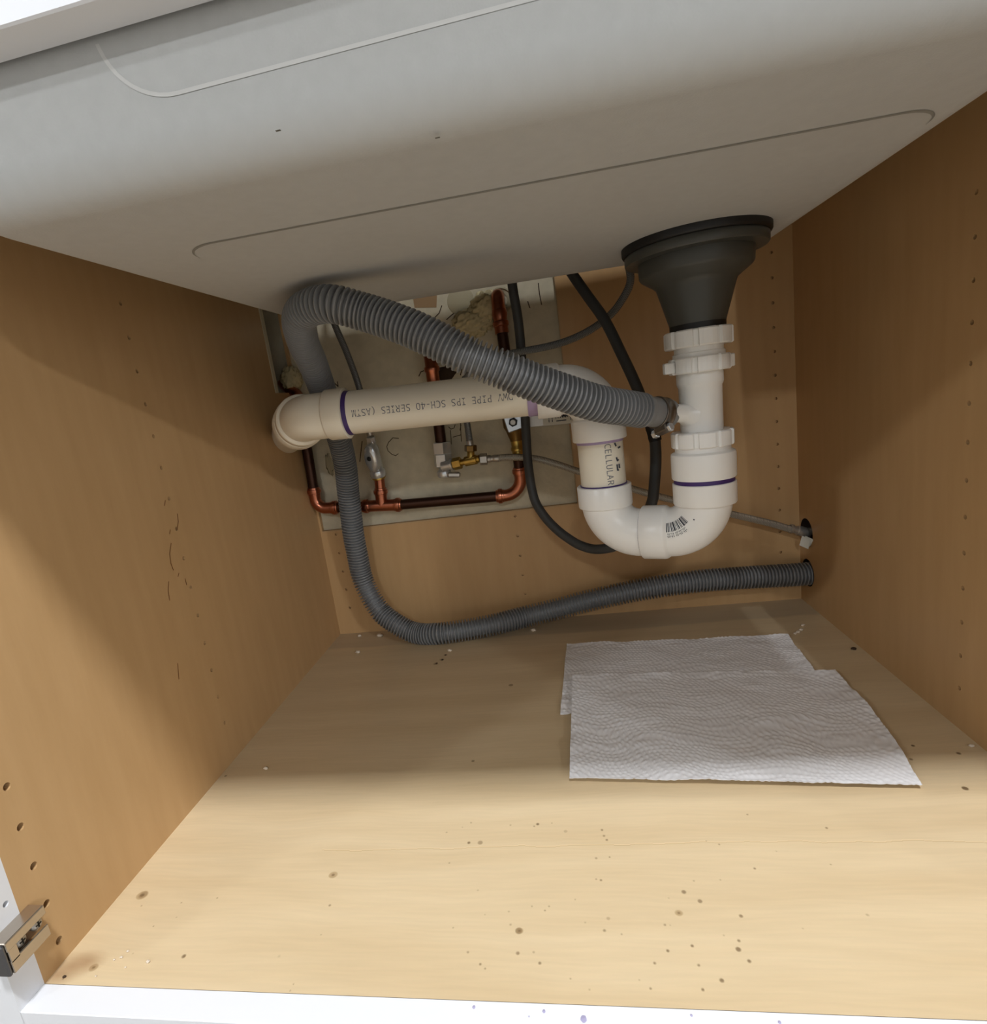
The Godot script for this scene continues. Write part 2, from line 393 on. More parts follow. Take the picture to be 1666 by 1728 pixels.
# lumpy ball
func lump(c: Vector3, size: Vector3, rough: float, s: int, seg := 20, freq := 2.2) -> ArrayMesh:
	var n := noise(1.0, 3, s); var b := MB.new(); var P := []
	for i in seg + 1:
		for j in seg * 2 + 1:
			var th := PI * i / seg; var ph := TAU * (j % (seg * 2)) / (seg * 2)
			var d := Vector3(sin(th) * cos(ph), cos(th), sin(th) * sin(ph))
			P.append(c + d * (1.0 + rough * n.get_noise_3dv(d * freq)) * size)
	for i in seg + 1:
		for j in seg * 2 + 1:
			var k := i * (seg * 2 + 1) + j; var w := seg * 2 + 1
			var l: Vector3 = P[i * w + (j + 1) % (seg * 2)] - P[i * w + (j - 1 + seg * 2) % (seg * 2)]
			var u: Vector3 = P[mini(i + 1, seg) * w + j] - P[maxi(i - 1, 0) * w + j]
			var nn := u.cross(l).normalized()
			if nn == Vector3.ZERO: nn = (P[k] - c).normalized()
			if nn.dot(P[k] - c) < 0: nn = -nn
			b.vert(P[k], nn)
	for i in seg:
		for j in seg * 2:
			var w := seg * 2 + 1
			b.quad(i * w + j, i * w + j + 1, (i + 1) * w + j + 1, (i + 1) * w + j)
	return b.mesh()
# solid minus holes, as a plain mesh
func carve(boxes: Array, cyls: Array, cuts: Array, material: Material) -> Mesh:
	var root = CSGCombiner3D.new(); root.name = "carving"
	for q in boxes:
		var c := CSGBox3D.new(); c.size = q[1] - q[0]; c.position = (q[0] + q[1]) / 2.0; c.material = material; root.add_child(c)
	for q in cuts:
		var c := CSGBox3D.new(); c.size = q[1] - q[0]; c.position = (q[0] + q[1]) / 2.0; c.operation = CSGShape3D.OPERATION_SUBTRACTION; c.material = material; root.add_child(c)
	for q in cyls:   # centre, axis (0 x, 2 z), radius, length
		var c := CSGCylinder3D.new(); c.radius = q[2]; c.height = q[3]; c.sides = 12 if q[2] < 0.01 else 40
		c.position = q[0]; c.rotation = Vector3(0, 0, PI / 2) if q[1] == 0 else Vector3(PI / 2, 0, 0)
		c.operation = CSGShape3D.OPERATION_SUBTRACTION; c.material = material; c.smooth_faces = q[2] > 0.01; root.add_child(c)
	add_child(root)
	root._update_shape()
	var m: Mesh = root.bake_static_mesh()
	remove_child(root); root.free()
	return m

# ---------------------------------------------------------------- the kitchen around
func ceiling_lamp(at: Vector3, r: float, energy: float, c: Color, label: String):
	var o := thing("ceiling_light", label, "light", at)
	var g := mat(Color(0.9, 0.9, 0.9), 0.5)
	g.emission_enabled = true; g.emission = c; g.emission_energy_multiplier = 4.0
	mi("lamp_lens", lathe(at + Vector3(0, -0.004, 0), Vector3.UP, cyl(r, 0.0, 0.01)), g, o)
	mi("trim_ring", lathe(at + Vector3(0, -0.008, 0), Vector3.UP, ringprof(r, r + 0.02, 0.0, 0.012)), mat(Color(0.9, 0.9, 0.9)), o)
	var l := AreaLight3D.new(); l.name = "lamp_glow"; l.area_size = Vector2(r * 1.7, r * 1.7); l.light_energy = energy; l.light_color = c
	l.area_range = 12.0; l.area_attenuation = 2.0; l.shadow_enabled = true
	o.add_child(l); l.position = Vector3(0, -0.012, 0); l.rotation = Vector3(-PI / 2, 0, 0)
func room():
	var b := MB.new(); span(b, Vector3(-4.1, -0.15, -0.2), Vector3(5.6, -0.1, 6.7)); struct("floor", b.mesh(), M.kfloor)
	b = MB.new(); span(b, Vector3(-4.1, 2.26, -0.2), Vector3(5.6, 2.31, 6.7)); struct("ceiling", b.mesh(), M.ceiling)
	b = MB.new(); span(b, Vector3(-4.1, -0.1, -0.1), Vector3(-4.0, 2.26, 6.6)); struct("wall_left", b.mesh(), M.wall)
	b = MB.new(); span(b, Vector3(5.5, -0.1, -0.1), Vector3(5.6, 2.26, 6.6)); struct("wall_right", b.mesh(), M.wall)
	b = MB.new(); span(b, Vector3(-4.1, -0.1, 6.6), Vector3(5.6, 2.26, 6.7)); struct("wall_front", b.mesh(), M.wall)
	b = MB.new(); span(b, Vector3(-4.1, -0.1, -0.11), Vector3(5.6, 2.26, -0.0085))
	struct("wall_back", b.mesh(), M.drywall, "bare beige drywall behind the cut-out cabinet back")
	# the run of base cabinets that the sink cabinet stands in
	b = MB.new()
	span(b, Vector3(-2.0, -0.02, 0.585), Vector3(-0.055, TOP, 0.62)); span(b, Vector3(W + 0.055, -0.02, 0.585), Vector3(2.4, TOP, 0.62))
	span(b, Vector3(-2.0, -0.1, 0.53), Vector3(2.4, -0.022, 0.545))
	span(b, Vector3(-2.05, -0.1, -0.008), Vector3(-2.0, TOP, 0.62)); span(b, Vector3(2.4, -0.1, -0.008), Vector3(2.45, TOP, 0.62))
	struct("trim_1", b.mesh(), M.paint, "white fronts of the neighbouring base cabinets")
	b = MB.new()
	span(b, Vector3(-2.05, TOP, 0.598), Vector3(2.45, TOP + 0.03, 0.66), 0.003); span(b, Vector3(-2.05, TOP, -0.008), Vector3(2.45, TOP + 0.03, 0.165), 0.003)
	span(b, Vector3(-2.05, TOP, 0.165), Vector3(0.105, TOP + 0.03, 0.598)); span(b, Vector3(0.65, TOP, 0.165), Vector3(2.45, TOP + 0.03, 0.598))
	struct("trim_2", b.mesh(), M.wall, "pale countertop above the cabinets")

# ---------------------------------------------------------------- cabinet
func cabinet():
	var o := thing("sink_cabinet", "open sink base cabinet with tan sides, light maple bottom and white face frame", "cabinet", Vector3(W / 2, -0.02, D / 2))
	var holes := []
	for i in 30:
		var y := 0.4949 + PITCH * (6 - i)
		if y > 0.03 and y < 0.70 and not (y > 0.52):
			holes.append([Vector3(-0.004, y, 0.3484), 0, 0.0022, 0.024])
	for i in 16: holes.append([Vector3(-0.004, 0.1448 + PITCH * (11 - i), 0.5851), 0, 0.0028, 0.024])
	mi("side_panel", carve([[Vector3(-0.016, -0.016, -0.008), Vector3(0, TOP, D)]], holes, [[Vector3(-0.1, 0.408, -0.1), Vector3(0.1, 0.9, 0.052)]], M.panel), M.panel, o)
	holes = []
	for i in 15: holes.append([Vector3(W + 0.004, 0.1361 + PITCH * (10 - i), 0.3410), 0, 0.0022, 0.024])
	holes = holes.filter(func(h): return h[0].y > 0.02)
	holes.append([Vector3(W, 0.1075, 0.0225), 0, 0.0205, 0.1]); holes.append([Vector3(W, 0.0485, 0.0245), 0, 0.0200, 0.1])
	mi("side_panel", carve([[Vector3(W, -0.016, -0.008), Vector3(W + 0.016, TOP, D)]], holes, [], M.panel), M.panel, o)
	for h in [[0.1075, 0.0225, 0.0205], [0.0485, 0.0245, 0.0200]]:
		mi("hole_shade", lathe(Vector3(W + 0.0004, h[0], h[1]), Vector3.RIGHT, [[h[2] + 0.0004, 0.0], [h[2] - 0.0004, 0.0], [h[2] - 0.0004, 0.016], [h[2] + 0.0004, 0.016]], 40), M.hole, o)  # dark liner added; the shade inside the hole is its colour
	holes = []
	for i in 15: holes.append([Vector3(0.7032, 0.4905 - PITCH * i, 0), 2, 0.0021, 0.008])
	for i in 5: holes.append([Vector3(0.3221, 0.1722 - PITCH * i, 0), 2, 0.0021, 0.008])
	for i in 5: holes.append([Vector3(0.0261, 0.1744 - PITCH * i, 0), 2, 0.0021, 0.008])
	mi("back_panel", carve([[Vector3(0, -0.016, -0.008), Vector3(W, TOP, 0)]], holes, [[Vector3(0.0035, 0.1813, -0.05), Vector3(0.4188, 0.9, 0.05)]], M.panel), M.panel, o)
	# raw sawn edge round the cut-out
	var b := MB.new()
	span(b, Vector3(0.0035, 0.1800, -0.0078), Vector3(0.4188, 0.1817, 0.0004)); span(b, Vector3(0.4184, 0.1813, -0.0078), Vector3(0.4200, TOP, 0.0004))
	mi("sawn_edge", b.mesh(), M.raw, o).set_meta("label", "pale sawn edge of the cut-out")
	b = MB.new()
	var a0 := b.vert(Vector3(0, 0, 0), Vector3.UP, Vector2(0, 0)); b.vert(Vector3(W, 0, 0), Vector3.UP, Vector2(1, 0)); b.vert(Vector3(W, 0, D), Vector3.UP, Vector2(1, 1)); b.vert(Vector3(0, 0, D), Vector3.UP, Vector2(0, 1))
	b.quad(a0, a0 + 1, a0 + 2, a0 + 3)
	var q := b.vert(Vector3(0, -0.016, 0), Vector3.DOWN); b.vert(Vector3(W, -0.016, 0), Vector3.DOWN); b.vert(Vector3(W, -0.016, D), Vector3.DOWN); b.vert(Vector3(0, -0.016, D), Vector3.DOWN)
	b.quad(q, q + 1, q + 2, q + 3)
	mi("bottom_panel", b.mesh(), M.floor, o).set_meta("label", "light maple veneer bottom panel with dark drip stains")
	# face frame
	b = MB.new(); box_to(b, Vector3(W / 2, -0.0105, D + FT / 2), Vector3(W + 0.0015, 0.0215, FT), 0.0005); mi("bottom_rail", b.mesh(), M.paint, o)
	b = MB.new(); box_to(b, Vector3(W / 2, (0.5415 + TOP) / 2, D + FT / 2), Vector3(W, TOP - 0.5415, FT), 0.0009); mi("top_rail", b.mesh(), M.paint, o)
	mi("stile", carve([[Vector3(-0.055, -0.021, D), Vector3(0.0, TOP, D + FT)]], [[Vector3(0, 0.0735, 0.6095), 0, 0.0021, 0.02]], [], M.paint), M.paint, o)
	b = MB.new(); span(b, Vector3(W, -0.021, D), Vector3(W + 0.055, TOP, D + FT), 0.0009); mi("stile", b.mesh(), M.paint, o)
	for d in [[Vector3(0.3511, 0.0000, 0.6082), 0.0011], [Vector3(0.3740, 0.0000, 0.6116), 0.0021], [Vector3(0.3424, 0.0000, 0.6115), 0.0005], [Vector3(0.4345, 0.0000, 0.6071), 0.0008], [Vector3(0.3089, 0.0000, 0.6075), 0.0011], [Vector3(0.4804, 0.0000, 0.6089), 0.0010]]: mi("primer_drip", lump(d[0], Vector3(d[1], 0.0005, d[1] * 1.2), 0.25, 300, 8), M.drip, o)
	# scuffs on the left side
	for s in [[Vector3(0.0003, 0.2852, 0.3417), Vector3(0.0003, 0.2773, 0.3432), Vector3(0.0003, 0.2701, 0.3481)], [Vector3(0.0003, 0.2589, 0.3621), Vector3(0.0003, 0.2492, 0.3683), Vector3(0.0003, 0.2398, 0.3699), Vector3(0.0003, 0.2323, 0.3688)], [Vector3(0.0003, 0.2234, 0.3797), Vector3(0.0003, 0.2150, 0.3838), Vector3(0.0003, 0.2057, 0.3850)], [Vector3(0.0003, 0.2267, 0.3618), Vector3(0.0003, 0.2239, 0.3644)], [Vector3(0.0003, 0.3020, 0.3550), Vector3(0.0003, 0.2975, 0.3582)], [Vector3(0.0003, 0.2720, 0.3585), Vector3(0.0003, 0.2684, 0.3609)], [Vector3(0.0003, 0.2183, 0.3546), Vector3(0.0003, 0.2115, 0.3546)], [Vector3(0.0003, 0.1426, 0.3964), Vector3(0.0003, 0.1277, 0.4002)]]:
		b = MB.new(); stroke(b, s, Vector3.RIGHT, 0.0011); mi("scuff_mark", b.mesh(), M.scuff, o)
	# pale strip along the notch in the left side
	b = MB.new(); span(b, Vector3(-0.004, 0.408, 0.0515), Vector3(0.0012, TOP, 0.0605)); mi("notch_strip", b.mesh(), M.drywall, o).set_meta("label", "pale strip beside the notch in the left side")
	hinge()

func hinge():
	var o := thing("door_hinge", "small chrome hinge with two cross-head screws on the white left stile", "hinge", Vector3(0.006, 0.037, 0.612))
	var b := MB.new()
	# folded plate: upper and lower flanges, front cheek, face with a slot
	box_to(b, Vector3(0.006, 0.0592, 0.6115), Vector3(0.0125, 0.0016, 0.030), 0.0005)
	box_to(b, Vector3(0.0062, 0.0369, 0.614), Vector3(0.0120, 0.0012, 0.024), 0.0004)
	box_to(b, Vector3(0.0118, 0.0563, 0.6115), Vector3(0.0012, 0.0064, 0.0300), 0.0004)
	box_to(b, Vector3(0.0118, 0.0411, 0.6120), Vector3(0.0012, 0.0090, 0.0285), 0.0004)
	box_to(b, Vector3(0.0118, 0.0490, 0.6228), Vector3(0.0012, 0.0100, 0.0064), 0.0004)
	mi("plate", b.mesh(), M.nickel, o)
	mi("cheek", box(Vector3(0.0055, 0.0478, 0.6275), Vector3(0.0125, 0.0232, 0.0030), 0.0011), M.steel_dark_reflection, o)
	mi("arm", box(Vector3(0.0040, 0.0466, 0.6115), Vector3(0.0050, 0.0100, 0.0230), 0.0012), M.nickel, o)
	for z in [0.6020, 0.6145]:
		var s := mi("screw", lathe(Vector3(0.0074, 0.0494, z), Vector3.RIGHT, [[0, 0], [0.0040, 0], [0.0040, 0.0014], [0.0028, 0.0026], [0, 0.0029]], 20), M.steel, o)
		b = MB.new()
		box_to(b, Vector3(0.0102, 0.0494, z), Vector3(0.0006, 0.0042, 0.0009)); box_to(b, Vector3(0.0102, 0.0494, z), Vector3(0.0006, 0.0009, 0.0042))
		var r := MeshInstance3D.new(); r.name = "cross_recess"; r.mesh = b.mesh(); r.material_override = M.gasket; s.add_child(r)

# ---------------------------------------------------------------- sink
func rounded(cx: float, cz: float, hx: float, hz: float, r: float, per := 10) -> Array:
	var q := []
	for k in 4:
		var sx: float = [1, -1, -1, 1][k]; var sz: float = [1, 1, -1, -1][k]
		for i in per + 1:
			var a := PI / 2 * (k + float(i) / per)
			q.append(Vector2(cx + sx * (hx - r) + r * cos(a), cz + sz * (hz - r) + r * sin(a)))
	return q
func loft(b: MB, loops: Array, closed_first := true):   # loops: [outline of Vector2 (x, z), y]; smooth shading, facing away from the middle line
	var n: int = loops[0][0].size(); var m := loops.size(); var P := []
	for l in loops:
		var row := []
		for q in l[0]: row.append(Vector3(q.x, l[1], q.y))
		P.append(row)
	var first := b.v.size()
	for j in m:
		for i in n + 1:
			var k := i % n
			var du: Vector3 = P[j][(k + 1) % n] - P[j][(k - 1 + n) % n]
			var dv: Vector3 = P[mini(j + 1, m - 1)][k] - P[maxi(j - 1, 0)][k]
			var nn := dv.cross(du).normalized()
			b.vert(P[j][k], -nn, Vector2(P[j][k].x, P[j][k].z))
	for j in m - 1:
		for i in n: b.quad(first + j * (n + 1) + i, first + j * (n + 1) + i + 1, first + (j + 1) * (n + 1) + i + 1, first + (j + 1) * (n + 1) + i)
	if closed_first:
		var c := Vector3.ZERO
		for p in P[0]: c += p / n
		var ci := b.vert(c, b.n[first])
		for i in n: b.face(ci, first + i, first + i + 1)
func sink():
	var cx := 0.3655; var cz := 0.386
	var o := thing("kitchen_sink", "grey coated underside of a single bowl sink hanging above the pipes", "sink", Vector3(cx, SINKY, cz))
	var hx := 0.2785; var hz := 0.214
	var loops := []
	# recessed pad in the middle of the bottom, its step, the bottom, the rounded edge, the walls, the rim; the bottom falls towards the drain
	loops.append([rounded(0.391, 0.3565, 0.2240, 0.1420, 0.0215), SINKY + 0.0005])
	loops.append([rounded(0.391, 0.3565, 0.2262, 0.1442, 0.0237), SINKY + 0.0004])
	loops.append([rounded(0.391, 0.3565, 0.2280, 0.1460, 0.0255), SINKY])
	var R := 0.022
	for i in 13:
		var a := PI / 2 * i / 12.0
		loops.append([rounded(cx, cz, hx - R + R * sin(a), hz - R + R * sin(a), 0.014 + R * sin(a)), SINKY + R * (1 - cos(a))])
	loops.append([rounded(cx, cz, hx + 0.0005, hz + 0.0005, 0.0365), SINKY + 0.06])
	loops.append([rounded(cx, cz, hx + 0.0012, hz + 0.0012, 0.037), SINKY + 0.18])
	loops.append([rounded(cx, cz, hx + 0.0012, hz + 0.0012, 0.037), TOP - 0.002])
	loops.append([rounded(cx, cz, hx - 0.004, hz - 0.004, 0.033), TOP - 0.001])
	loops.append([rounded(cx, cz, hx - 0.006, hz - 0.006, 0.031), SINKY + 0.06])
	loops.append([rounded(cx, cz, hx - 0.030, hz - 0.030, 0.02), SINKY + 0.006])
	loops.append([rounded(cx, cz, 0.01, 0.01, 0.005), SINKY + 0.006])
	var b := MB.new(); loft(b, loops)
	for i in b.v.size():
		var p: Vector3 = b.v[i]
		p.y -= 0.02 * (p.x - 0.1) * clampf((TOP - p.y) / (TOP - SINKY), 0.0, 1.0); b.v[i] = p
	mi("bowl", b.mesh(), M.sink, o)
	# the pad edge's shadow line painted as a dark ribbon, fading out past its corners
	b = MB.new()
	var edge_shade := rounded(0.391, 0.3565, 0.2275, 0.1455, 0.0255, 14)
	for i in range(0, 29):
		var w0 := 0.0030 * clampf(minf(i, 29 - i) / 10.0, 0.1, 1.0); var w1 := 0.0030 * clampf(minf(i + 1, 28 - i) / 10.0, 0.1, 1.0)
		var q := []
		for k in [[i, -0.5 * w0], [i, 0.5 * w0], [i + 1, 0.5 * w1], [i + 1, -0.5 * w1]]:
			var c: Vector2 = edge_shade[k[0]]; var dv := (c - Vector2(0.391, 0.3565)); var u := Vector2(signf(dv.x) * maxf(absf(dv.x) - 0.2020, 0.0), maxf(dv.y - 0.1200, 0.0)).normalized()
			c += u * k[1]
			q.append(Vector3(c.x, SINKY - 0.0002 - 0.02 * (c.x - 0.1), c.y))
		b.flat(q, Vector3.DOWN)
	mi("pad_edge_shading", b.mesh(), M.edge_shade, o)
	# the lit edge of the front wall's sound pad, painted as a pale ribbon
	b = MB.new()
	var fz := cz + hz + 0.0005; var fs := rounded(0.42, 0.60, 0.2145, 0.087, 0.035, 12); var fl := []
	for i in range(26, 52): fl.append(Vector3(fs[i].x, fs[i].y, fz))
	fl.reverse()
	fl = fl.filter(func(v): return v.y < 0.62)
	for i in fl.size() - 1:
		var u: Vector3 = (fl[i + 1] - fl[i]).cross(Vector3.BACK).normalized() * 0.0009
		b.flat([fl[i] - u, fl[i] + u, fl[i + 1] + u, fl[i + 1] - u], Vector3.BACK)
	mi("pad_edge_shading", b.mesh(), M.edge_glint, o)
	# faded print near the drain
	for line in [[[Vector3(0.5223, 0.4754, 0.4514), Vector3(0.5259, 0.4753, 0.4520), Vector3(0.5302, 0.4752, 0.4491), Vector3(0.5356, 0.4751, 0.4493)], [Vector3(0.5234, 0.4753, 0.4490), Vector3(0.5276, 0.4752, 0.4492)]], [[Vector3(0.5052, 0.4757, 0.4184), Vector3(0.5082, 0.4756, 0.4197)], [Vector3(0.5111, 0.4756, 0.4196), Vector3(0.5161, 0.4755, 0.4183)], [Vector3(0.5120, 0.4756, 0.4176), Vector3(0.5164, 0.4755, 0.4152)], [Vector3(0.5200, 0.4754, 0.4176), Vector3(0.5207, 0.4754, 0.4201)], [Vector3(0.5234, 0.4753, 0.4186), Vector3(0.5241, 0.4753, 0.4211)], [Vector3(0.5285, 0.4752, 0.4187), Vector3(0.5291, 0.4752, 0.4198)], [Vector3(0.5353, 0.4751, 0.4207), Vector3(0.5389, 0.4750, 0.4208)], [Vector3(0.5452, 0.4749, 0.4209), Vector3(0.5470, 0.4749, 0.4210)], [Vector3(0.5493, 0.4748, 0.4207), Vector3(0.5543, 0.4747, 0.4208)]], [[Vector3(0.5183, 0.4754, 0.3655), Vector3(0.5172, 0.4755, 0.3771), Vector3(0.5179, 0.4754, 0.3872), Vector3(0.5185, 0.4754, 0.3952), Vector3(0.5219, 0.4754, 0.3932), Vector3(0.5279, 0.4752, 0.3796), Vector3(0.5298, 0.4752, 0.3741)], [Vector3(0.5185, 0.4754, 0.3910), Vector3(0.5221, 0.4754, 0.3906)], [Vector3(0.5326, 0.4751, 0.3733), Vector3(0.5329, 0.4751, 0.3818)], [Vector3(0.5315, 0.4752, 0.3792), Vector3(0.5344, 0.4751, 0.3723)], [Vector3(0.5371, 0.4751, 0.3698), Vector3(0.5370, 0.4751, 0.3760)], [Vector3(0.5406, 0.4750, 0.3721), Vector3(0.5410, 0.4750, 0.3762)], [Vector3(0.5337, 0.4751, 0.3969), Vector3(0.5395, 0.4750, 0.3936), Vector3(0.5438, 0.4749, 0.3871), Vector3(0.5456, 0.4749, 0.3812), Vector3(0.5461, 0.4749, 0.3706)]]]:
		b = MB.new()
		for s in line: stroke(b, s, Vector3.DOWN, 0.0011)
		mi("faded_print", b.mesh(), M.print_faint, o)
	for s in [Vector3(0.3547, 0.4765, 0.5859), Vector3(0.2931, 0.4777, 0.6227)]:
		b = MB.new(); stroke(b, [s, s + Vector3(0.0014, 0, 0)], Vector3.DOWN, 0.0014); mi("ink_dot", b.mesh(), M.print_faint, o)

# ---------------------------------------------------------------- drain
const DT := Vector3(0.5416, 0.4740, 0.2692)      # middle of the drain ring
const DB := Vector3(0.5378, 0.2325, 0.2703)      # middle of the trap's right hub
func drain():
	var ax := (DB - DT).normalized()           # downwards
	var at := func(y: float) -> float: return (DT.y - y) / -ax.y
	var o := thing("drain_funnel", "black plastic drain funnel under the sink with a wide round flange", "drain", DT)
	mi("rim", lathe(DT, ax, [[0, -0.009], [0.0665, -0.009], [0.0686, -0.0075], [0.0687, -0.0062], [0.0660, -0.0050], [0, -0.0050]], 64), M.steel_rim, o)
	mi("gasket", lathe(DT, ax, ringprof(0.03, 0.0655, -0.0052, 0.0075, 0.002), 64), M.gasket, o)
	mi("mounting_ring", lathe(DT, ax, [[0.03, 0.0072], [0.0622, 0.0072], [0.0632, 0.0085], [0.0632, 0.0150], [0.0622, 0.0162], [0.0500, 0.0166]], 64), M.black, o)
	mi("body", lathe(DT, ax, [[0.045, 0.0160], [0.0512, 0.0160], [0.0514, 0.018], [0.0508, 0.0285], [0.0500, 0.0300], [0.0490, 0.0312], [0.0385, 0.0385], [0.0360, 0.0410], [0.0350, 0.0440], [0.0262, 0.0740], [0.0255, 0.0770]], 56), M.black, o)
	mi("collar", lathe(DT, ax, [[0.0250, 0.0765], [0.0254, 0.0765], [0.0254, 0.0850], [0.0150, 0.0850]], 48), M.gasket, o)

	var t := thing("tailpiece", "white plastic tailpiece with slip nuts and a side branch under the black funnel", "drain pipe", DT + ax * 0.197)
	var b := MB.new(); var xd := Vector3(0.35, 0, 0.94)
	prism(b, lugs(0.0312, 0.0286, 9), DT, ax, xd, 0.0825, 0.0985, 0.0012); mi("slip_nut", b.mesh(), M.pvc, t)
	mi("neck", lathe(DT, ax, [[0.0, 0.097], [0.0225, 0.097], [0.0225, 0.103], [0.0240, 0.104], [0.0240, 0.108], [0, 0.108]]), M.pvc, t)
	b = MB.new(); prism(b, lugs(0.0284, 0.0262, 8), DT, ax, xd, 0.1075, 0.1225, 0.0012)
	var side := Vector3(0.93, 0, -0.30)
	for s in [-1.0, 1.0]:
		var bas := Basis(side.normalized(), -ax, side.normalized().cross(-ax))
		box_to(b, DT + ax * 0.1150 + side.normalized() * 0.0315 * s, Vector3(0.0110, 0.0105 if s < 0 else 0.0125, 0.006), 0.001, bas)
	mi("wing_nut", b.mesh(), M.pvc, t)
	b = MB.new()
	lathe_to(b, DT, ax, [[0, 0.1225], [0.0212, 0.1225], [0.0216, 0.1235], [0.0216, 0.1320], [0.0210, 0.1345], [0.0201, 0.1360], [0.0200, 0.1440], [0.0199, 0.178], [0.0199, 0.196], [0, 0.196]])
	mi("tube", b.mesh(), M.pvc, t)
	var jb := DT + ax * 0.1640; var br := (Vector3(0.4799, 0.3237, 0.3003) - jb).normalized()
	mi("branch", lathe(jb, br, [[0.0150, 0.014], [0.0118, 0.0185], [0.0098, 0.0215], [0.0088, 0.0245], [0.0086, 0.042], [0.0070, 0.042], [0, 0.042]], 28), M.pvc, t)
	b = MB.new(); prism(b, lugs(0.0294, 0.0272, 9), DT, ax, Vector3(0.8, 0, 0.6), 0.1790, 0.1945, 0.0012); mi("slip_nut", b.mesh(), M.pvc, t)

	# the trap with the waste pipe, glued into one piece
	var LG := Vector3(0.4420, 0.2738, 0.2335)      # on the axis of the left leg
	var UY := 0.2215   # where the bends begin
	var p := thing("waste_pipe", "white plastic P-trap and horizontal waste pipe with purple primer rings", "drain pipe", Vector3(0.49, 0.15, 0.25))
	mi("trap_adapter", lathe(DT, ax, [[0, 0.1940], [0.0262, 0.1940], [0.0262, 0.1990], [0.0285, 0.1996], [0.0302, 0.2008], [0.0306, 0.203], [0.0306, 0.2250], [0.0300, 0.2262], [0, 0.2262]], 48), M.pvc, p)
	mi("primer_ring", lathe(DT, ax, [[0, 0.2258], [0.0288, 0.2258], [0.0288, 0.2320], [0, 0.2320]], 48), M.primer, p)
	var RB: Vector3 = DT + ax * at.call(UY); var LB := Vector3(LG.x, UY, LG.z)
	b = MB.new()
	var hb: float = at.call(UY)
	lathe_to(b, DT, ax, [[0.020, 0.2305], [0.0296, 0.2305], [0.0303, 0.2312], [0.0303, hb - 0.0012], [0.0296, hb], [0.026, hb + 0.0008]], 48)
	mi("trap_hub", b.mesh(), M.pvc, p)
	var BY := 0.1908                               # axis of the joint at the bottom
	var rc := Vector3(RB.x, BY, RB.z); var lc := Vector3(LB.x, BY, LB.z); var hc := (rc + lc) / 2.0; var hd := (lc - rc).normalized()
	var pr := elbow(RB + Vector3(0, 0.012, 0), rc, hc, 0.036, 20); var rad := []
	for i in pr.size(): rad.append(0.0262)
	b = MB.new(); sweep(b, pr, rad, 40); mi("trap_bend", b.mesh(), M.pvc, p)
	var bend := pr.duplicate()
	mi("trap_hub", lathe(hc, hd, [[0.0255, -0.0170], [0.0276, -0.0140], [0.0286, -0.0125], [0.0290, -0.010], [0.0290, 0.0112], [0.0284, 0.0120], [0.024, 0.0120]], 48), M.pvc, p)
	mi("primer_ring", lathe(hc, hd, [[0.0240, 0.0116], [0.0264, 0.0116], [0.0264, 0.0127], [0.024, 0.0127]], 48), M.primer, p)
	pr = elbow(hc + hd * 0.005, lc, LB + Vector3(0, 0.012, 0), 0.036, 20); rad = []
	for i in pr.size(): rad.append(0.0260)
	b = MB.new(); sweep(b, pr, rad, 40); mi("trap_bend", b.mesh(), M.pvc, p)
	# moulded nubs
	for q in [[Vector3(0.4220, 0.2169, 0.2406)], [Vector3(0.5298, 0.1805, 0.2649)], [Vector3(0.4372, 0.3646, 0.2155)]]:
		mi("mould_nub", lump(q[0], Vector3(0.0042, 0.0042, 0.0042), 0.0, 1, 8), M.pvc, p)
	mi("trap_hub", lathe(LB, Vector3.UP, [[0.0250, -0.002], [0.0262, 0.0], [0.0288, 0.0008], [0.0292, 0.002], [0.0292, 0.0235], [0.0285, 0.0243], [0.024, 0.0243]], 48), M.pvc, p)
	mi("primer_ring", lathe(LB, Vector3.UP, [[0.0241, 0.0240], [0.0252, 0.0240], [0.0252, 0.0256], [0.0241, 0.0256]], 48), M.primer, p)
	var PL := Vector3(0.1678, 0.3624, 0.2391); var YT: float = 0.3525; var CO := Vector3(LG.x, YT, LG.z); var pd := (PL - CO).normalized()
	mi("leg_pipe", tube([LB + Vector3(0, 0.01, 0), Vector3(LG.x, YT - 0.03, LG.z)], 0.0242, 40), M.pvc_pipe, p).set_meta("label", "short upright pipe printed with letters")
	mi("primer_ring", lathe(Vector3(LG.x, 0.2925, LG.z), Vector3.UP, [[0.0242, 0.0], [0.0249, 0.0], [0.0249, 0.0040], [0.0242, 0.0040]], 48), M.primer_faint, p)
	# upper elbow: hub, bend, hub
	b = MB.new()
	lathe_to(b, Vector3(LG.x, 0.2955, LG.z), Vector3.UP, [[0.024, 0.0], [0.0280, 0.0], [0.0287, 0.0008], [0.0287, 0.0215], [0.0278, 0.0230], [0.0262, 0.0240]], 48)
	mi("elbow_hub", b.mesh(), M.pvc, p)
	b = MB.new(); rad = []
	pr = elbow(Vector3(LG.x, 0.316, LG.z), CO, CO + pd * 0.046, 0.036, 16)
	for i in pr.size(): rad.append(0.0262)
	sweep(b, pr, rad, 40); mi("elbow_bend", b.mesh(), M.pvc, p)
	mi("elbow_hub", lathe(CO, pd, [[0.0262, 0.036], [0.0280, 0.0375], [0.0287, 0.039], [0.0287, 0.0610], [0.0280, 0.0618], [0.0240, 0.0618]], 48), M.pvc, p)
	mi("primer_ring", lathe(CO, pd, [[0.0241, 0.0615], [0.0249, 0.0615], [0.0249, 0.0720], [0.0241, 0.0720]], 48), M.primer_faint, p)
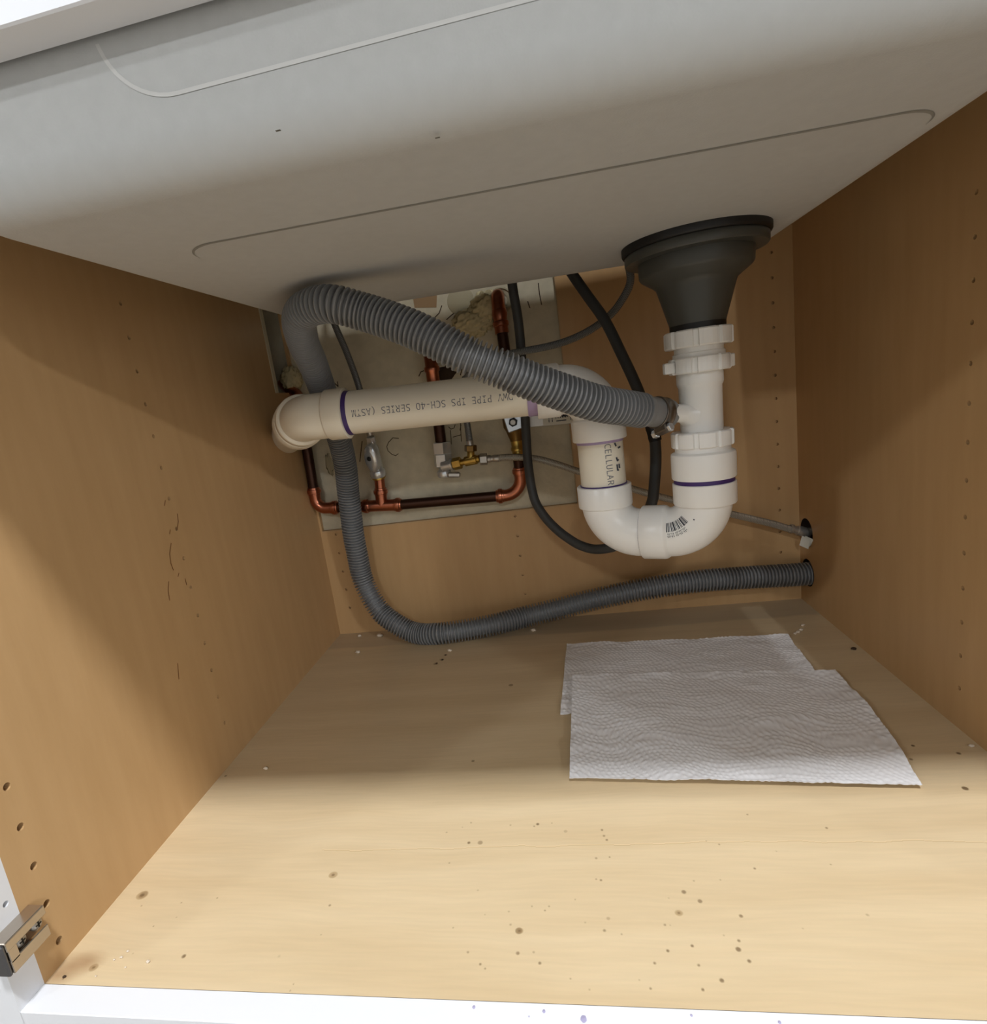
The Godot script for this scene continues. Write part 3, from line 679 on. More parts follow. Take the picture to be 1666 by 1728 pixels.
	mi("horizontal_pipe", tube([CO + pd * 0.05, PL - pd * 0.001 + pd * 0.02], 0.0242, 44), M.pvc_pipe, p).set_meta("label", "long horizontal pipe printed with grey letters upside down")
	mi("primer_ring", lathe(PL, pd, [[0.0241, -0.0045], [0.0247, -0.0045], [0.0252, 0.0015], [0.0241, 0.0015]], 48), M.primer, p)
	# left elbow into the corner
	mi("elbow_hub", lathe(PL, pd, [[0.024, 0.0005], [0.0278, 0.0005], [0.0287, 0.0013], [0.0287, 0.0220], [0.0278, 0.0236], [0.0262, 0.0244]], 48), M.pvc_pipe, p)
	var EC := Vector3(0.1148, 0.3643, 0.2402); var ed := Vector3(-0.52, -0.10, -0.85).normalized()
	pr = elbow(PL + pd * 0.02, EC, EC + ed * 0.05, 0.030, 14); rad = []
	for i in pr.size(): rad.append(0.0262)
	b = MB.new(); sweep(b, pr, rad, 40); mi("elbow_bend", b.mesh(), M.pvc_pipe, p)
	mi("elbow_hub", lathe(EC, ed, [[0.0262, 0.0165], [0.0290, 0.0170], [0.0304, 0.0185], [0.0304, 0.0330], [0.0296, 0.0340], [0.0240, 0.0340]], 48), M.pvc_pipe, p)
	mi("coupling", lathe(EC, ed, [[0.0240, 0.0335], [0.0278, 0.0335], [0.0278, 0.0390], [0.0300, 0.0392], [0.0312, 0.0405], [0.0312, 0.0700], [0.0300, 0.0710], [0.0240, 0.0710]], 48), M.pvc_pipe, p)
	mi("wall_pipe", tube([EC + ed * 0.07, EC + ed * 0.26], 0.0242, 32), M.pvc_pipe, p)
	# print
	mi("printed_lettering", lettering("DWV PIPE IPS SCH-40 SERIES (ASTM", 0.0072, Vector3(0.2676, 0.3588, 0.2370), pd, Vector3(0.0193, -0.0284, 0.9994), 0.0242, 0.92), M.ink_grey, p)
	mi("printed_lettering", lettering("CELLULAR", 0.0066, Vector3(0.4420, 0.2703, 0.2335), Vector3.DOWN, Vector3(0.2308, 0.0000, 0.9730), 0.0242), M.ink_grey, p)
	b = MB.new()
	for s in [[Vector3(0.4549, 0.2978, 0.2544), Vector3(0.4566, 0.2956, 0.2532), Vector3(0.4593, 0.2955, 0.2510)], [Vector3(0.4556, 0.2915, 0.2540), Vector3(0.4566, 0.2886, 0.2532)], [Vector3(0.4590, 0.2859, 0.2512), Vector3(0.4612, 0.2866, 0.2489)], [Vector3(0.4561, 0.2760, 0.2536), Vector3(0.4569, 0.2727, 0.2531), Vector3(0.4579, 0.2737, 0.2522)], [Vector3(0.4561, 0.2685, 0.2536), Vector3(0.4562, 0.2629, 0.2535), Vector3(0.4573, 0.2626, 0.2528)], [Vector3(0.4583, 0.2686, 0.2519), Vector3(0.4585, 0.2648, 0.2517)]]: stroke(b, s, Vector3(0.2308, 0.0000, 0.9730), 0.0018)
	mi("scribble", b.mesh(), M.ink, p)
	# sticker print on the bend: bars and small figures, wrapped round it
	var bars := MB.new(); var codes := [2, 1, 1, 2, 1, 1, 3, 1, 2, 1, 1, 2, 2, 1, 1, 1, 3, 1, 1, 2, 1, 1, 2, 2, 1, 1, 1, 2, 3, 1, 1, 1, 2, 1, 1, 2]
	bend.reverse()
	var bc := Curve3D.new()
	for q in bend: bc.add_point(q)
	var inner: Vector3 = (RB + LB) / 2.0
	var on := func(along: float, w: float) -> Array:   # along the bend from the bottom joint, across it towards the inside
		var c: Vector3 = bc.sample_baked(along, true); var tg: Vector3 = (bc.sample_baked(along + 0.004, true) - bc.sample_baked(maxf(along - 0.004, 0.0), true)).normalized()
		var fr: Vector3 = hd.cross(Vector3.UP).normalized()
		if fr.z < 0: fr = -fr
		var inw: Vector3 = fr.cross(tg).normalized()
		if inw.dot(inner - c) < 0: inw = -inw
		var an := 0.42 + w / 0.0262
		var nn: Vector3 = fr * cos(an) + inw * sin(an)
		return [c + nn * 0.0264, nn]
	var s0 := 0.010
	for i in codes.size():
		var w: float = codes[i] * 0.00072
		if i % 2 == 0:
			var q0: Array = on.call(s0, -0.0048); var q1: Array = on.call(s0 + w, -0.0048); var q2: Array = on.call(s0 + w, 0.0048); var q3: Array = on.call(s0, 0.0048)
			var m0: Array = on.call(s0, 0.0); var m1: Array = on.call(s0 + w, 0.0)
			bars.flat([q0[0], q1[0], m1[0], m0[0]], q0[1]); bars.flat([m0[0], m1[0], q2[0], q3[0]], q2[1])
		s0 += w
	for i in 16:
		var w := 0.0008; var s1 := 0.0165 + i * 0.0015
		if i == 6: continue
		for row in 2:
			var lo := -0.0080 - row * 0.0026
			var hi := lo + 0.0020
			if (i * 7 + row * 3) % 3 == 0: lo += 0.0010
			var q0: Array = on.call(s1, lo); var q1: Array = on.call(s1 + w * 0.7, lo); var q2: Array = on.call(s1 + w * 0.7, hi); var q3: Array = on.call(s1, hi)
			bars.flat([q0[0], q1[0], q2[0], q3[0]], q0[1])
	for s in [0.0085, 0.0520]:
		var q0: Array = on.call(s, -0.0088); var q1: Array = on.call(s + 0.0012, -0.0088); var q2: Array = on.call(s + 0.0012, -0.0074); var q3: Array = on.call(s, -0.0074)
		bars.flat([q0[0], q1[0], q2[0], q3[0]], q0[1])
	mi("barcode_print", bars.mesh(), M.ink, p)

# ---------------------------------------------------------------- hoses
func ribbed(path: Array, r: float, depth: float, pitch: float, sides := 28) -> ArrayMesh:
	var c := Curve3D.new(); c.bake_interval = 0.002
	for q in path: c.add_point(q)
	var L := c.get_baked_length(); var nr := int(L / pitch); var pp := []; var rr := []
	for i in nr:
		for k in [[0.0, 0.0], [0.22, 0.0], [0.30, 0.75], [0.38, 0.97], [0.50, 1.0], [0.62, 0.97], [0.70, 0.75], [0.78, 0.0]]:
			pp.append(c.sample_baked((i + k[0]) * L / nr, true)); rr.append(r - depth * (1.0 - k[1]))
	pp.append(c.sample_baked(L, true)); rr.append(r - depth)
	var b := MB.new(); sweep(b, pp, rr, sides); return b.mesh()
func hoses():
	var path := curve([Vector3(0.4799, 0.3237, 0.3003), Vector3(0.4622, 0.3291, 0.3138), Vector3(0.4365, 0.3373, 0.3313), Vector3(0.4056, 0.3519, 0.3463), Vector3(0.3790, 0.3656, 0.3566), Vector3(0.3533, 0.3803, 0.3645), Vector3(0.3276, 0.3946, 0.3683), Vector3(0.3017, 0.4121, 0.3673), Vector3(0.2747, 0.4287, 0.3635), Vector3(0.2409, 0.4457, 0.3589), Vector3(0.2079, 0.4584, 0.3581), Vector3(0.1729, 0.4583, 0.3344), Vector3(0.1486, 0.4434, 0.2849), Vector3(0.1357, 0.4240, 0.2373), Vector3(0.1173, 0.3912, 0.1718), Vector3(0.1044, 0.3604, 0.1250), Vector3(0.0964, 0.3195, 0.0900), Vector3(0.0896, 0.2843, 0.0700), Vector3(0.0813, 0.2472, 0.0560), Vector3(0.0761, 0.2092, 0.0480), Vector3(0.0728, 0.1840, 0.0440), Vector3(0.0714, 0.1523, 0.0400), Vector3(0.0727, 0.1011, 0.0370), Vector3(0.0929, 0.0546, 0.0460), Vector3(0.1170, 0.0338, 0.0540), Vector3(0.1495, 0.0168, 0.0600), Vector3(0.1903, 0.0168, 0.0696), Vector3(0.2355, 0.0168, 0.0622), Vector3(0.2807, 0.0185, 0.0518), Vector3(0.3269, 0.0209, 0.0360), Vector3(0.3731, 0.0271, 0.0320), Vector3(0.4178, 0.0349, 0.0300), Vector3(0.4993, 0.0454, 0.0280), Vector3(0.5776, 0.0504, 0.0270), Vector3(0.6532, 0.0493, 0.0260), Vector3(0.7108, 0.0473, 0.0255), Vector3(0.7597, 0.0473, 0.0250)], 0.004)
	var o := thing("drain_hose", "thick grey corrugated drain hose looping from the white branch down to the right wall", "hose", Vector3(0.2000, 0.0002, 0.0500))
	mi("corrugated_tube", ribbed(path, 0.0168, 0.0046, 0.0047), M.hose, o)
	var e0: Vector3 = path[0]; var ed: Vector3 = (path[0] - path[3]).normalized()
	mi("cuff", lathe(e0, ed, [[0.0110, -0.003], [0.0160, -0.002], [0.0160, 0.0010], [0.0148, 0.0030], [0.0143, 0.0060], [0.0143, 0.0340], [0.0135, 0.0352], [0.0085, 0.0352]], 36), M.hose, o)
	mi("clamp_band", lathe(e0, ed, [[0.0140, 0.0165], [0.0152, 0.0165], [0.0157, 0.0172], [0.0157, 0.0185], [0.0151, 0.0192], [0.0151, 0.0258], [0.0157, 0.0265], [0.0157, 0.0278], [0.0152, 0.0285], [0.0140, 0.0285]], 36), M.clamp, o)
	var dn := (Vector3(0.15, -1, 0.35) - ed * Vector3(0.15, -1, 0.35).dot(ed)).normalized()
	var bas := Basis(ed, dn, ed.cross(dn))
	mi("clamp_housing", box(e0 + ed * 0.0225 + dn * 0.0172, Vector3(0.0105, 0.0066, 0.0150), 0.001, bas), M.clamp, o)
	var sc := MB.new(); prism(sc, hexagon(0.0042), e0 + ed * 0.0225 + dn * 0.0180, bas.z, ed, -0.0105, -0.0070, 0.0006); prism(sc, hexagon(0.0042), e0 + ed * 0.0225 + dn * 0.0180, bas.z, ed, 0.0070, 0.0125, 0.0006)
	mi("clamp_screw", sc.mesh(), M.chrome, o)

	o = thing("spray_hose", "long black faucet spray hose hanging in a loop behind the trap", "hose", Vector3(0.4356, 0.1349, 0.1250))
	mi("rubber_tube", tube(curve([Vector3(0.3635, 0.6202, 0.0850), Vector3(0.3624, 0.5393, 0.0750), Vector3(0.3618, 0.4947, 0.0680), Vector3(0.3637, 0.4544, 0.0630), Vector3(0.3632, 0.4184, 0.0600), Vector3(0.3599, 0.3586, 0.0570), Vector3(0.3561, 0.2984, 0.0570), Vector3(0.3542, 0.2534, 0.0600), Vector3(0.3576, 0.2085, 0.0700), Vector3(0.3684, 0.1853, 0.0800), Vector3(0.3829, 0.1672, 0.0900), Vector3(0.3990, 0.1535, 0.1000), Vector3(0.4144, 0.1445, 0.1100), Vector3(0.4356, 0.1415, 0.1250), Vector3(0.4646, 0.1520, 0.1450), Vector3(0.4861, 0.1743, 0.1600), Vector3(0.5005, 0.2059, 0.1720), Vector3(0.5037, 0.2245, 0.1770), Vector3(0.5079, 0.2626, 0.1800), Vector3(0.5075, 0.2895, 0.1780), Vector3(0.4955, 0.3421, 0.1650), Vector3(0.4829, 0.3840, 0.1500), Vector3(0.4686, 0.4264, 0.1350), Vector3(0.4513, 0.4614, 0.1200), Vector3(0.4382, 0.4884, 0.1080), Vector3(0.4167, 0.5368, 0.0900), Vector3(0.3864, 0.5984, 0.0750)], 0.006), 0.0064, 18), M.rubber, o)
	mi("connector", lathe(Vector3(0.5075, 0.2895, 0.1780), Vector3(-0.1544, 0.9780, -0.1405), [[0.006, -0.010], [0.0071, -0.0095], [0.0075, -0.004], [0.0071, -0.003], [0.0071, 0.004], [0.0075, 0.005], [0.0071, 0.010], [0.006, 0.0105]], 20), M.gasket, o)

	o = thing("cold_supply_hose", "thin dark hose coming down behind the grey hose to the oval chrome valve", "hose", Vector3(0.1242, 0.3347, 0.0340))
	mi("rubber_tube", tube(curve([Vector3(0.1022, 0.5891, 0.0600), Vector3(0.0984, 0.5248, 0.0500), Vector3(0.1030, 0.4898, 0.0450), Vector3(0.1122, 0.4480, 0.0400), Vector3(0.1196, 0.4019, 0.0360), Vector3(0.1224, 0.3606, 0.0340), Vector3(0.1221, 0.3329, 0.0300)], 0.006), 0.0048, 14, 120.0), M.braid_dark, o)
	mi("ferrule", lathe(Vector3(0.1221, 0.3329, 0.0300), Vector3(0.0085, 0.9897, 0.1430), cyl(0.0050, -0.006, 0.012)), M.steel, o)

	o = thing("hot_supply_hose", "thin grey supply hose curving from behind the drain flange to the brass tee", "hose", Vector3(0.2725, 0.2983, 0.0350))
	mi("braided_tube", tube(curve([Vector3(0.4881, 0.5437, 0.1050), Vector3(0.5022, 0.5044, 0.1050), Vector3(0.5056, 0.4862, 0.1050), Vector3(0.5059, 0.4693, 0.1030), Vector3(0.4975, 0.4541, 0.0980), Vector3(0.4815, 0.4372, 0.0900), Vector3(0.4569, 0.4238, 0.0820), Vector3(0.4289, 0.4152, 0.0780), Vector3(0.4012, 0.4113, 0.0780), Vector3(0.3646, 0.4099, 0.0800), Vector3(0.3272, 0.4084, 0.0720), Vector3(0.2960, 0.4019, 0.0580), Vector3(0.2772, 0.3830, 0.0450), Vector3(0.2726, 0.3458, 0.0380), Vector3(0.2723, 0.3157, 0.0350), Vector3(0.2725, 0.2983, 0.0350)], 0.006), 0.0047, 14, 120.0), M.braid_dark, o)
	mi("ferrule", lathe(Vector3(0.2723, 0.2878, 0.0350), Vector3.UP, cyl(0.0052, -0.002, 0.013)), M.steel, o)

	o = thing("dishwasher_supply_hose", "braided steel hose running from the brass tee behind the trap into the right wall", "hose", Vector3(0.4665, 0.2095, 0.0360))
	mi("braided_tube", tube(curve([Vector3(0.3062, 0.2688, 0.0343), Vector3(0.3273, 0.2679, 0.0340), Vector3(0.3625, 0.2615, 0.0340), Vector3(0.3876, 0.2520, 0.0350), Vector3(0.4223, 0.2357, 0.0360), Vector3(0.4665, 0.2155, 0.0360), Vector3(0.4991, 0.1995, 0.0360), Vector3(0.5450, 0.1799, 0.0340), Vector3(0.6277, 0.1479, 0.0300), Vector3(0.6814, 0.1272, 0.0260), Vector3(0.7189, 0.1118, 0.0225), Vector3(0.7797, 0.1038, 0.0220)], 0.006), 0.0050, 16, 120.0), M.braid, o)
	mi("crimp", lathe(Vector3(0.2942, 0.2696, 0.0350), Vector3(0.9959, -0.0676, -0.0605), [[0, 0], [0.0052, 0], [0.0056, 0.001], [0.0056, 0.005], [0.0048, 0.006], [0.0048, 0.009], [0.0056, 0.010], [0.0056, 0.017], [0.005, 0.018], [0, 0.018]], 24), M.steel, o)
	var nb := MB.new(); prism(nb, hexagon(0.0088), Vector3(0.2942, 0.2696, 0.0350), Vector3(0.9959, -0.0676, -0.0605), Vector3.UP, -0.0105, 0.0005, 0.0008); mi("nut", nb.mesh(), M.steel, o)
	mi("end_fitting", lathe(Vector3(0.7226, 0.1103, 0.0222), Vector3(0.9221, -0.3772, -0.0860), [[0.005, -0.016], [0.0066, -0.0155], [0.0066, -0.012], [0.0056, -0.011], [0.0056, -0.006], [0.0070, -0.005], [0.0070, 0.012], [0, 0.012]], 24), M.steel, o)
	# folded paper tag
	var tg := MB.new()
	for s in [0.0, 0.0032]:
		tg.flat([Vector3(0.7220, 0.1051, 0.0280) + Vector3(s, 0, s * 0.5), Vector3(0.7260, 0.1036, 0.0428) + Vector3(s, 0, s * 0.5), Vector3(0.7260, 0.0875, 0.0375) + Vector3(s * 2, 0, s), Vector3(0.7220, 0.0881, 0.0174) + Vector3(s * 2, 0, s)], Vector3(-0.4, 0.1, 0.9).normalized())
	mi("paper_tag", tg.mesh(), M.label, o)

# ---------------------------------------------------------------- copper and valves
const PR := 0.0080    # copper pipe radius
func fit_collar(b: MB, at: Vector3, d: Vector3):
	lathe_to(b, at, d.normalized(), [[PR, -0.0060], [0.0097, -0.0060], [0.0099, -0.0052], [0.0099, -0.0035], [0.0112, -0.0028], [0.0115, 0.0], [0.0112, 0.0028], [0.0097, 0.0034], [0.0094, 0.0060], [PR, 0.0064]], 28)
func copper():
	var o := thing("copper_pipe", "copper water pipe with elbows and a tee running low along the drywall", "pipe", Vector3(0.1166, 0.2063, 0.0130))
	var A := Vector3(0.0080, 0.2229, 0.0130); var Bc := Vector3(0.1166, 0.2153, 0.0130); var Tt := Vector3(0.1166, 0.2153, 0.0130); var E := Vector3(0.3383, 0.2074, 0.0130); var V := Vector3(0.3387, 0.2677, 0.0180); var UP0 := Vector3(0.0108, 0.3817, 0.0130)
	var top := Vector3(0.0130, 0.4014, 0.0130)
	# left riser, elbow, run, tee, run, elbow, short riser
	mi("old_pipe", tube([A + (top - A).normalized() * 0.018, top - (top - A).normalized() * 0.012], PR, 24), M.copper_old, o)
	var b := MB.new(); var pr: Array; var rad := []
	var ua := (top - A).normalized(); var ur := (Tt - A).normalized()
	pr = elbow(A + ua * 0.030, A, A + ur * 0.034, 0.0165, 12); rad = []
	for i in pr.size(): rad.append(0.0092)
	sweep(b, pr, rad, 24); fit_collar(b, A + ua * 0.028, ua); fit_collar(b, A + ur * 0.030, ur); mi("elbow", b.mesh(), M.copper, o)
	b = MB.new()
	lathe_to(b, Tt, ur, [[PR, -0.030], [0.0092, -0.030], [0.0092, 0.030], [PR, 0.030]], 28); fit_collar(b, Tt - ur * 0.026, ur); fit_collar(b, Tt + ur * 0.026, ur)
	var tu := Vector3(0.1191, 0.2513, 0.0130) - Tt; tu = tu.normalized()
	lathe_to(b, Tt, tu, [[0.0092, 0.0], [0.0092, 0.027], [PR, 0.027]], 28); fit_collar(b, Tt + tu * 0.022, tu); mi("tee", b.mesh(), M.copper, o)
	mi("old_pipe", tube([A + ur * 0.03, Tt - ur * 0.03], PR, 20), M.copper_old, o)
	mi("stub_pipe", tube([Tt + tu * 0.02, Tt + tu * 0.047], PR, 20), M.copper, o)
	mi("old_pipe", tube([Tt + ur * 0.030, E - (E - Tt).normalized() * 0.034], PR, 24), M.copper_old, o)
	var ue := (Tt - E).normalized(); var uv := (V - E).normalized()
	b = MB.new(); pr = elbow(E + ue * 0.040, E, E + uv * 0.040, 0.026, 14); rad = []
	for i in pr.size(): rad.append(0.0092)
	sweep(b, pr, rad, 24); fit_collar(b, E + ue * 0.034, ue); fit_collar(b, E + uv * 0.036, uv); mi("elbow", b.mesh(), M.copper, o)
	mi("old_pipe", tube([E + uv * 0.036, V], PR, 20), M.copper_old, o)
	# bend into the corner wall
	b = MB.new(); pr = elbow(top - ua * 0.02, top, top + Vector3(-0.035, 0.025, -0.03), 0.012, 10); rad = []
	for i in pr.size(): rad.append(0.0092)
	sweep(b, pr, rad, 20); mi("elbow", b.mesh(), M.copper, o)

	# main stub with the ball valve
	o = thing("copper_riser", "copper pipe coming out of the foam filled hole in the drywall", "pipe", Vector3(0.3400, 0.3357, 0.0180))
	var R0 := Vector3(0.3368, 0.4969, 0.0120); var R1 := Vector3(0.3371, 0.4651, 0.0140); var R2 := Vector3(0.3373, 0.4387, 0.0160); var R3 := Vector3(0.3400, 0.3357, 0.0180)
	var rd := (R1 - R0).normalized()
	mi("old_pipe", tube([R1, R3], PR, 24), M.copper_old, o)
	b = MB.new(); pr = elbow(R0 + Vector3(0, 0, -0.02), R0, R1 + rd * 0.012, 0.014, 10); rad = []
	for i in pr.size(): rad.append(0.0096)
	sweep(b, pr, rad, 24)
	lathe_to(b, R1, rd, [[PR, -0.012], [0.0102, -0.011], [0.0112, -0.004], [0.0098, 0.002], [0.0098, 0.005], [0.0114, 0.006], [0.0116, 0.009], [0.0114, 0.012], [0.0100, 0.013], [0.0100, 0.022], [PR, 0.022]], 28)
	mi("elbow", b.mesh(), M.copper, o)
	o = thing("ball_valve", "old brass shutoff valve with a chrome nut and a flat labelled lever", "valve", Vector3(0.3397, 0.2658, 0.0180))
	var vc := Vector3(0.3395, 0.3169, 0.0200); var vd := (Vector3(0.3397, 0.2658, 0.0180) - vc).normalized()
	b = MB.new()
	lathe_to(b, vc, vd, [[0, -0.036], [0.0115, -0.036], [0.0150, -0.034], [0.0150, -0.022], [0.0168, -0.014], [0.0168, 0.006], [0.0138, 0.012], [0.0115, 0.020], [0.0095, 0.026], [0.0095, 0.0275], [0, 0.0275]], 28)
	mi("body", b.mesh(), M.brass_old, o)
	b = MB.new(); lathe_to(b, vc, vd, [[0.007, 0.0270], [0.0088, 0.0270], [0.0084, 0.036], [0.0098, 0.038], [0.0098, 0.042], [0.0088, 0.043], [0.0092, 0.056], [0.0070, 0.057]], 24); mi("outlet", b.mesh(), M.brass, o)
	var st := vc + Vector3(0.0, 0.001, 0.012)
	b = MB.new(); prism(b, hexagon(0.0065), st, Vector3.BACK, Vector3(1, 0.3, 0), 0.012, 0.0185, 0.0008); mi("stem_nut", b.mesh(), M.gasket, o)
	mi("stem", lathe(st, Vector3.BACK, [[0.004, 0.0], [0.004, 0.019], [0.0036, 0.0195], [0, 0.0195]], 20), M.steel, o)
	var lv := (Vector3(0.4179, 0.3143, 0.0300) - st); lv = Vector3(lv.x, lv.y, 0).normalized(); var lu := Vector3.BACK.cross(lv)
	var lb := Basis(lv, lu, Vector3.BACK)
	mi("lever_hub", box(st + Vector3(0, 0, 0.0100) + lv * 0.002, Vector3(0.0270, 0.0240, 0.0040), 0.0012, Basis(lv.rotated(Vector3.BACK, 0.25), lu.rotated(Vector3.BACK, 0.25), Vector3.BACK)), M.chrome, o)
	mi("lever", box(st + lv * 0.050 + Vector3(0, 0, 0.0100), Vector3(0.090, 0.0190, 0.0022), 0.0006, lb), M.steel, o)
	mi("lever_label", box(st + lv * 0.0640 + Vector3(0, 0, 0.0112), Vector3(0.0440, 0.0170, 0.0008), 0.0003, lb), M.label, o)
	b = MB.new()
	var lp := func(x: float, y: float) -> Vector3: return st + lv * (0.0640 + x) + lu * y + Vector3(0, 0, 0.0119)
	for x in [-0.0135, -0.0090]:
		for y in [[-0.0045, -0.0015], [0.0, 0.0022], [0.0036, 0.0056]]: stroke(b, [lp.call(x, y[0]), lp.call(x, y[1])], Vector3.BACK, 0.0011)
	for k in 5:
		var x := -0.0040 + k * 0.0033
		stroke(b, [lp.call(x, 0.0005), lp.call(x + 0.0014, 0.0050 - (k % 2) * 0.001), lp.call(x + 0.0030, 0.0012)], Vector3.BACK, 0.0017)
	stroke(b, [lp.call(-0.0030, -0.0040), lp.call(0.0100, -0.0036)], Vector3.BACK, 0.0015)
	for k in 3: stroke(b, [lp.call(0.0165 + k * 0.0018, -0.004), lp.call(0.0165 + k * 0.0018, 0.0055)], Vector3.BACK, 0.0008)
	mi("label_print", b.mesh(), M.ink, o)

	# hot water stub, chrome stop, brass tee
	o = thing("hot_water_pipe", "dark copper stub with a bright fitting between the hose and the white pipe", "pipe", Vector3(0.2255, 0.2999, 0.0140))
	var h0 := Vector3(0.2287, 0.4239, 0.0140); var h1 := Vector3(0.2256, 0.3866, 0.0140); var h2 := Vector3(0.2255, 0.2999, 0.0140); var hd := (h2 - h0).normalized()
	mi("old_pipe", tube([h0 + hd * 0.03, h2], PR + 0.0004, 24), M.copper_old, o)
	b = MB.new(); lathe_to(b, h0, hd, [[PR, -0.012], [0.0098, -0.011], [0.0098, 0.010], [0.0116, 0.012], [0.0116, 0.017], [0.0098, 0.019], [0.0098, 0.036], [PR, 0.036]], 28)
	pr = elbow(h0 + Vector3(0, 0, -0.02), h0 - hd * 0.006, h0 + hd * 0.02, 0.014, 8); rad = []
	for i in pr.size(): rad.append(0.0094)
	sweep(b, pr, rad, 20); mi("elbow", b.mesh(), M.copper, o)
	o = thing("hot_stop_valve", "chrome straight stop valve with hex body below the white pipe", "valve", Vector3(0.2234, 0.2555, 0.0140))
	var v0 := Vector3(0.2260, 0.2998, 0.0140); var v1 := Vector3(0.2234, 0.2555, 0.0140); var vv := (v1 - v0).normalized(); var vl := (v1 - v0).length()
	b = MB.new(); prism(b, hexagon(0.0150), v0, vv, Vector3(0.3, 0, 1), -0.002, vl * 0.36, 0.001); mi("nut", b.mesh(), M.chrome, o)
	b = MB.new(); prism(b, hexagon(0.0142), v0, vv, Vector3(0.45, 0, 1), vl * 0.36, vl * 0.80, 0.001); mi("body", b.mesh(), M.chrome, o)
	mi("cap", lathe(v0, vv, [[0.0088, vl * 0.80], [0.0070, vl * 0.86], [0.0078, vl * 0.90], [0.0100, vl * 0.93], [0.0108, vl * 0.98], [0.0108, vl * 1.12], [0.0096, vl * 1.16], [0, vl * 1.17]], 24), M.chrome, o)
	var so := Vector3(0.2404, 0.2673, 0.0300); var sd := (Vector3(0.2703, 0.2704, 0.0350) - so); sd = sd.normalized()
	mi("outlet", lathe(so, sd, [[0, -0.016], [0.0075, -0.016], [0.0075, -0.003], [0.0090, -0.002], [0.0090, 0.0015], [0, 0.002]], 24), M.chrome, o)
	mi("knob", box(Vector3(0.2387, 0.2505, 0.0180), Vector3(0.020, 0.008, 0.010), 0.002, Basis(Vector3.BACK, -0.15).rotated(Vector3.UP, 0.2)), M.steel, o)
	o = thing("brass_tee", "small bright brass tee between the chrome stop and the braided hose", "fitting", Vector3(0.2703, 0.2624, 0.0350))
	var bt := Vector3(0.2703, 0.2704, 0.0350); b = MB.new()
	prism(b, hexagon(0.0090), so, sd, Vector3.UP, 0.002, 0.0150, 0.0008); mi("nut", b.mesh(), M.brass, o)
	b = MB.new()
	var tl: float = (bt - so).length()
	lathe_to(b, bt, sd, [[0, -tl + 0.015], [0.0046, -tl + 0.015], [0.0046, -0.010], [0.0072, -0.009], [0.0072, 0.009], [0.0055, 0.010], [0.0055, 0.014], [0, 0.014]], 20)
	var tb := Basis(sd, Vector3.BACK.cross(sd), Vector3.BACK)
	box_to(b, bt, Vector3(0.0160, 0.0120, 0.0120), 0.0015, tb)
	lathe_to(b, bt, (Vector3(0.2723, 0.2878, 0.0350) - bt).normalized(), [[0.0060, 0.0], [0.0056, 0.012], [0.0046, 0.014], [0.0046, 0.020], [0, 0.020]], 20); mi("body", b.mesh(), M.brass, o)
	b = MB.new(); prism(b, hexagon(0.0092), bt, (Vector3(0.2723, 0.2878, 0.0350) - bt).normalized(), Vector3.RIGHT, 0.0135, 0.0225, 0.0008); mi("nut", b.mesh(), M.brass_old, o)

	# cold stop with the oval handle
	o = thing("cold_stop_valve", "chrome stop valve with an oval handle standing on the copper tee", "valve", Vector3(0.1188, 0.2597, 0.0120))
	var cn := Vector3(0.1188, 0.2597, 0.0120); var cd := (Vector3(0.1223, 0.3257, 0.0300) - cn).normalized()
	b = MB.new(); lathe_to(b, cn, cd, [[0, -0.0005], [0.0105, -0.0005], [0.0108, 0.001], [0.0100, 0.003], [0, 0.003]], 28); mi("brass_ring", b.mesh(), M.brass, o)
	b = MB.new(); lathe_to(b, cn, cd, [[0, 0.003], [0.0118, 0.003], [0.0124, 0.0045], [0.0124, 0.0120], [0.0112, 0.0145], [0.0098, 0.016], [0.0092, 0.045], [0.0080, 0.052], [0.0066, 0.055], [0.0066, 0.061], [0, 0.061]], 32)
	mi("body", b.mesh(), M.chrome, o)
	b = MB.new(); prism(b, hexagon(0.0072), cn, cd, Vector3(0.2, 0, 1), 0.0580, 0.0680, 0.001); mi("nut", b.mesh(), M.chrome, o)
	# oval handle in front of the body
	var oc := Vector3(0.1232, 0.2931, 0.0460); var ou := cd; var oz := Vector3(-0.25, 0.1, 1.0); oz = (oz - ou * oz.dot(ou)).normalized(); var ox := ou.cross(oz)
	var el := []
	for i in 28:
		var a := TAU * i / 28.0; el.append(Vector2(cos(a) * 0.0115, sin(a) * 0.0225))
	b = MB.new()
	var lev := [[1.0, -0.007], [1.0, 0.000], [0.95, 0.0022], [0.85, 0.0038], [0.6, 0.0054], [0.4, 0.0058]]
	for l in lev.size() - 1:
		for i in 28:
			var q := []
			for k in [[i, l], [i + 1, l], [i + 1, l + 1], [i, l + 1]]:
				var w: Vector2 = el[k[0] % 28]; var s: Array = lev[k[1]]
				q.append(oc + ox * w.x * s[0] + ou * w.y * s[0] + oz * s[1])
			b.flat_auto(q, oc - oz * 0.02)
	var cap := []
	for i in 28: cap.append(oc + ox * el[i].x * 0.4 + ou * el[i].y * 0.4 + oz * 0.0058)
	b.flat(cap, oz); mi("oval_handle", b.mesh(), M.chrome, o)
	mi("handle_screw", lathe(oc + ou * 0.002, oz, [[0, 0.005], [0.0036, 0.005], [0.0034, 0.0072], [0.0018, 0.0082], [0, 0.0080]], 18), M.gasket, o)

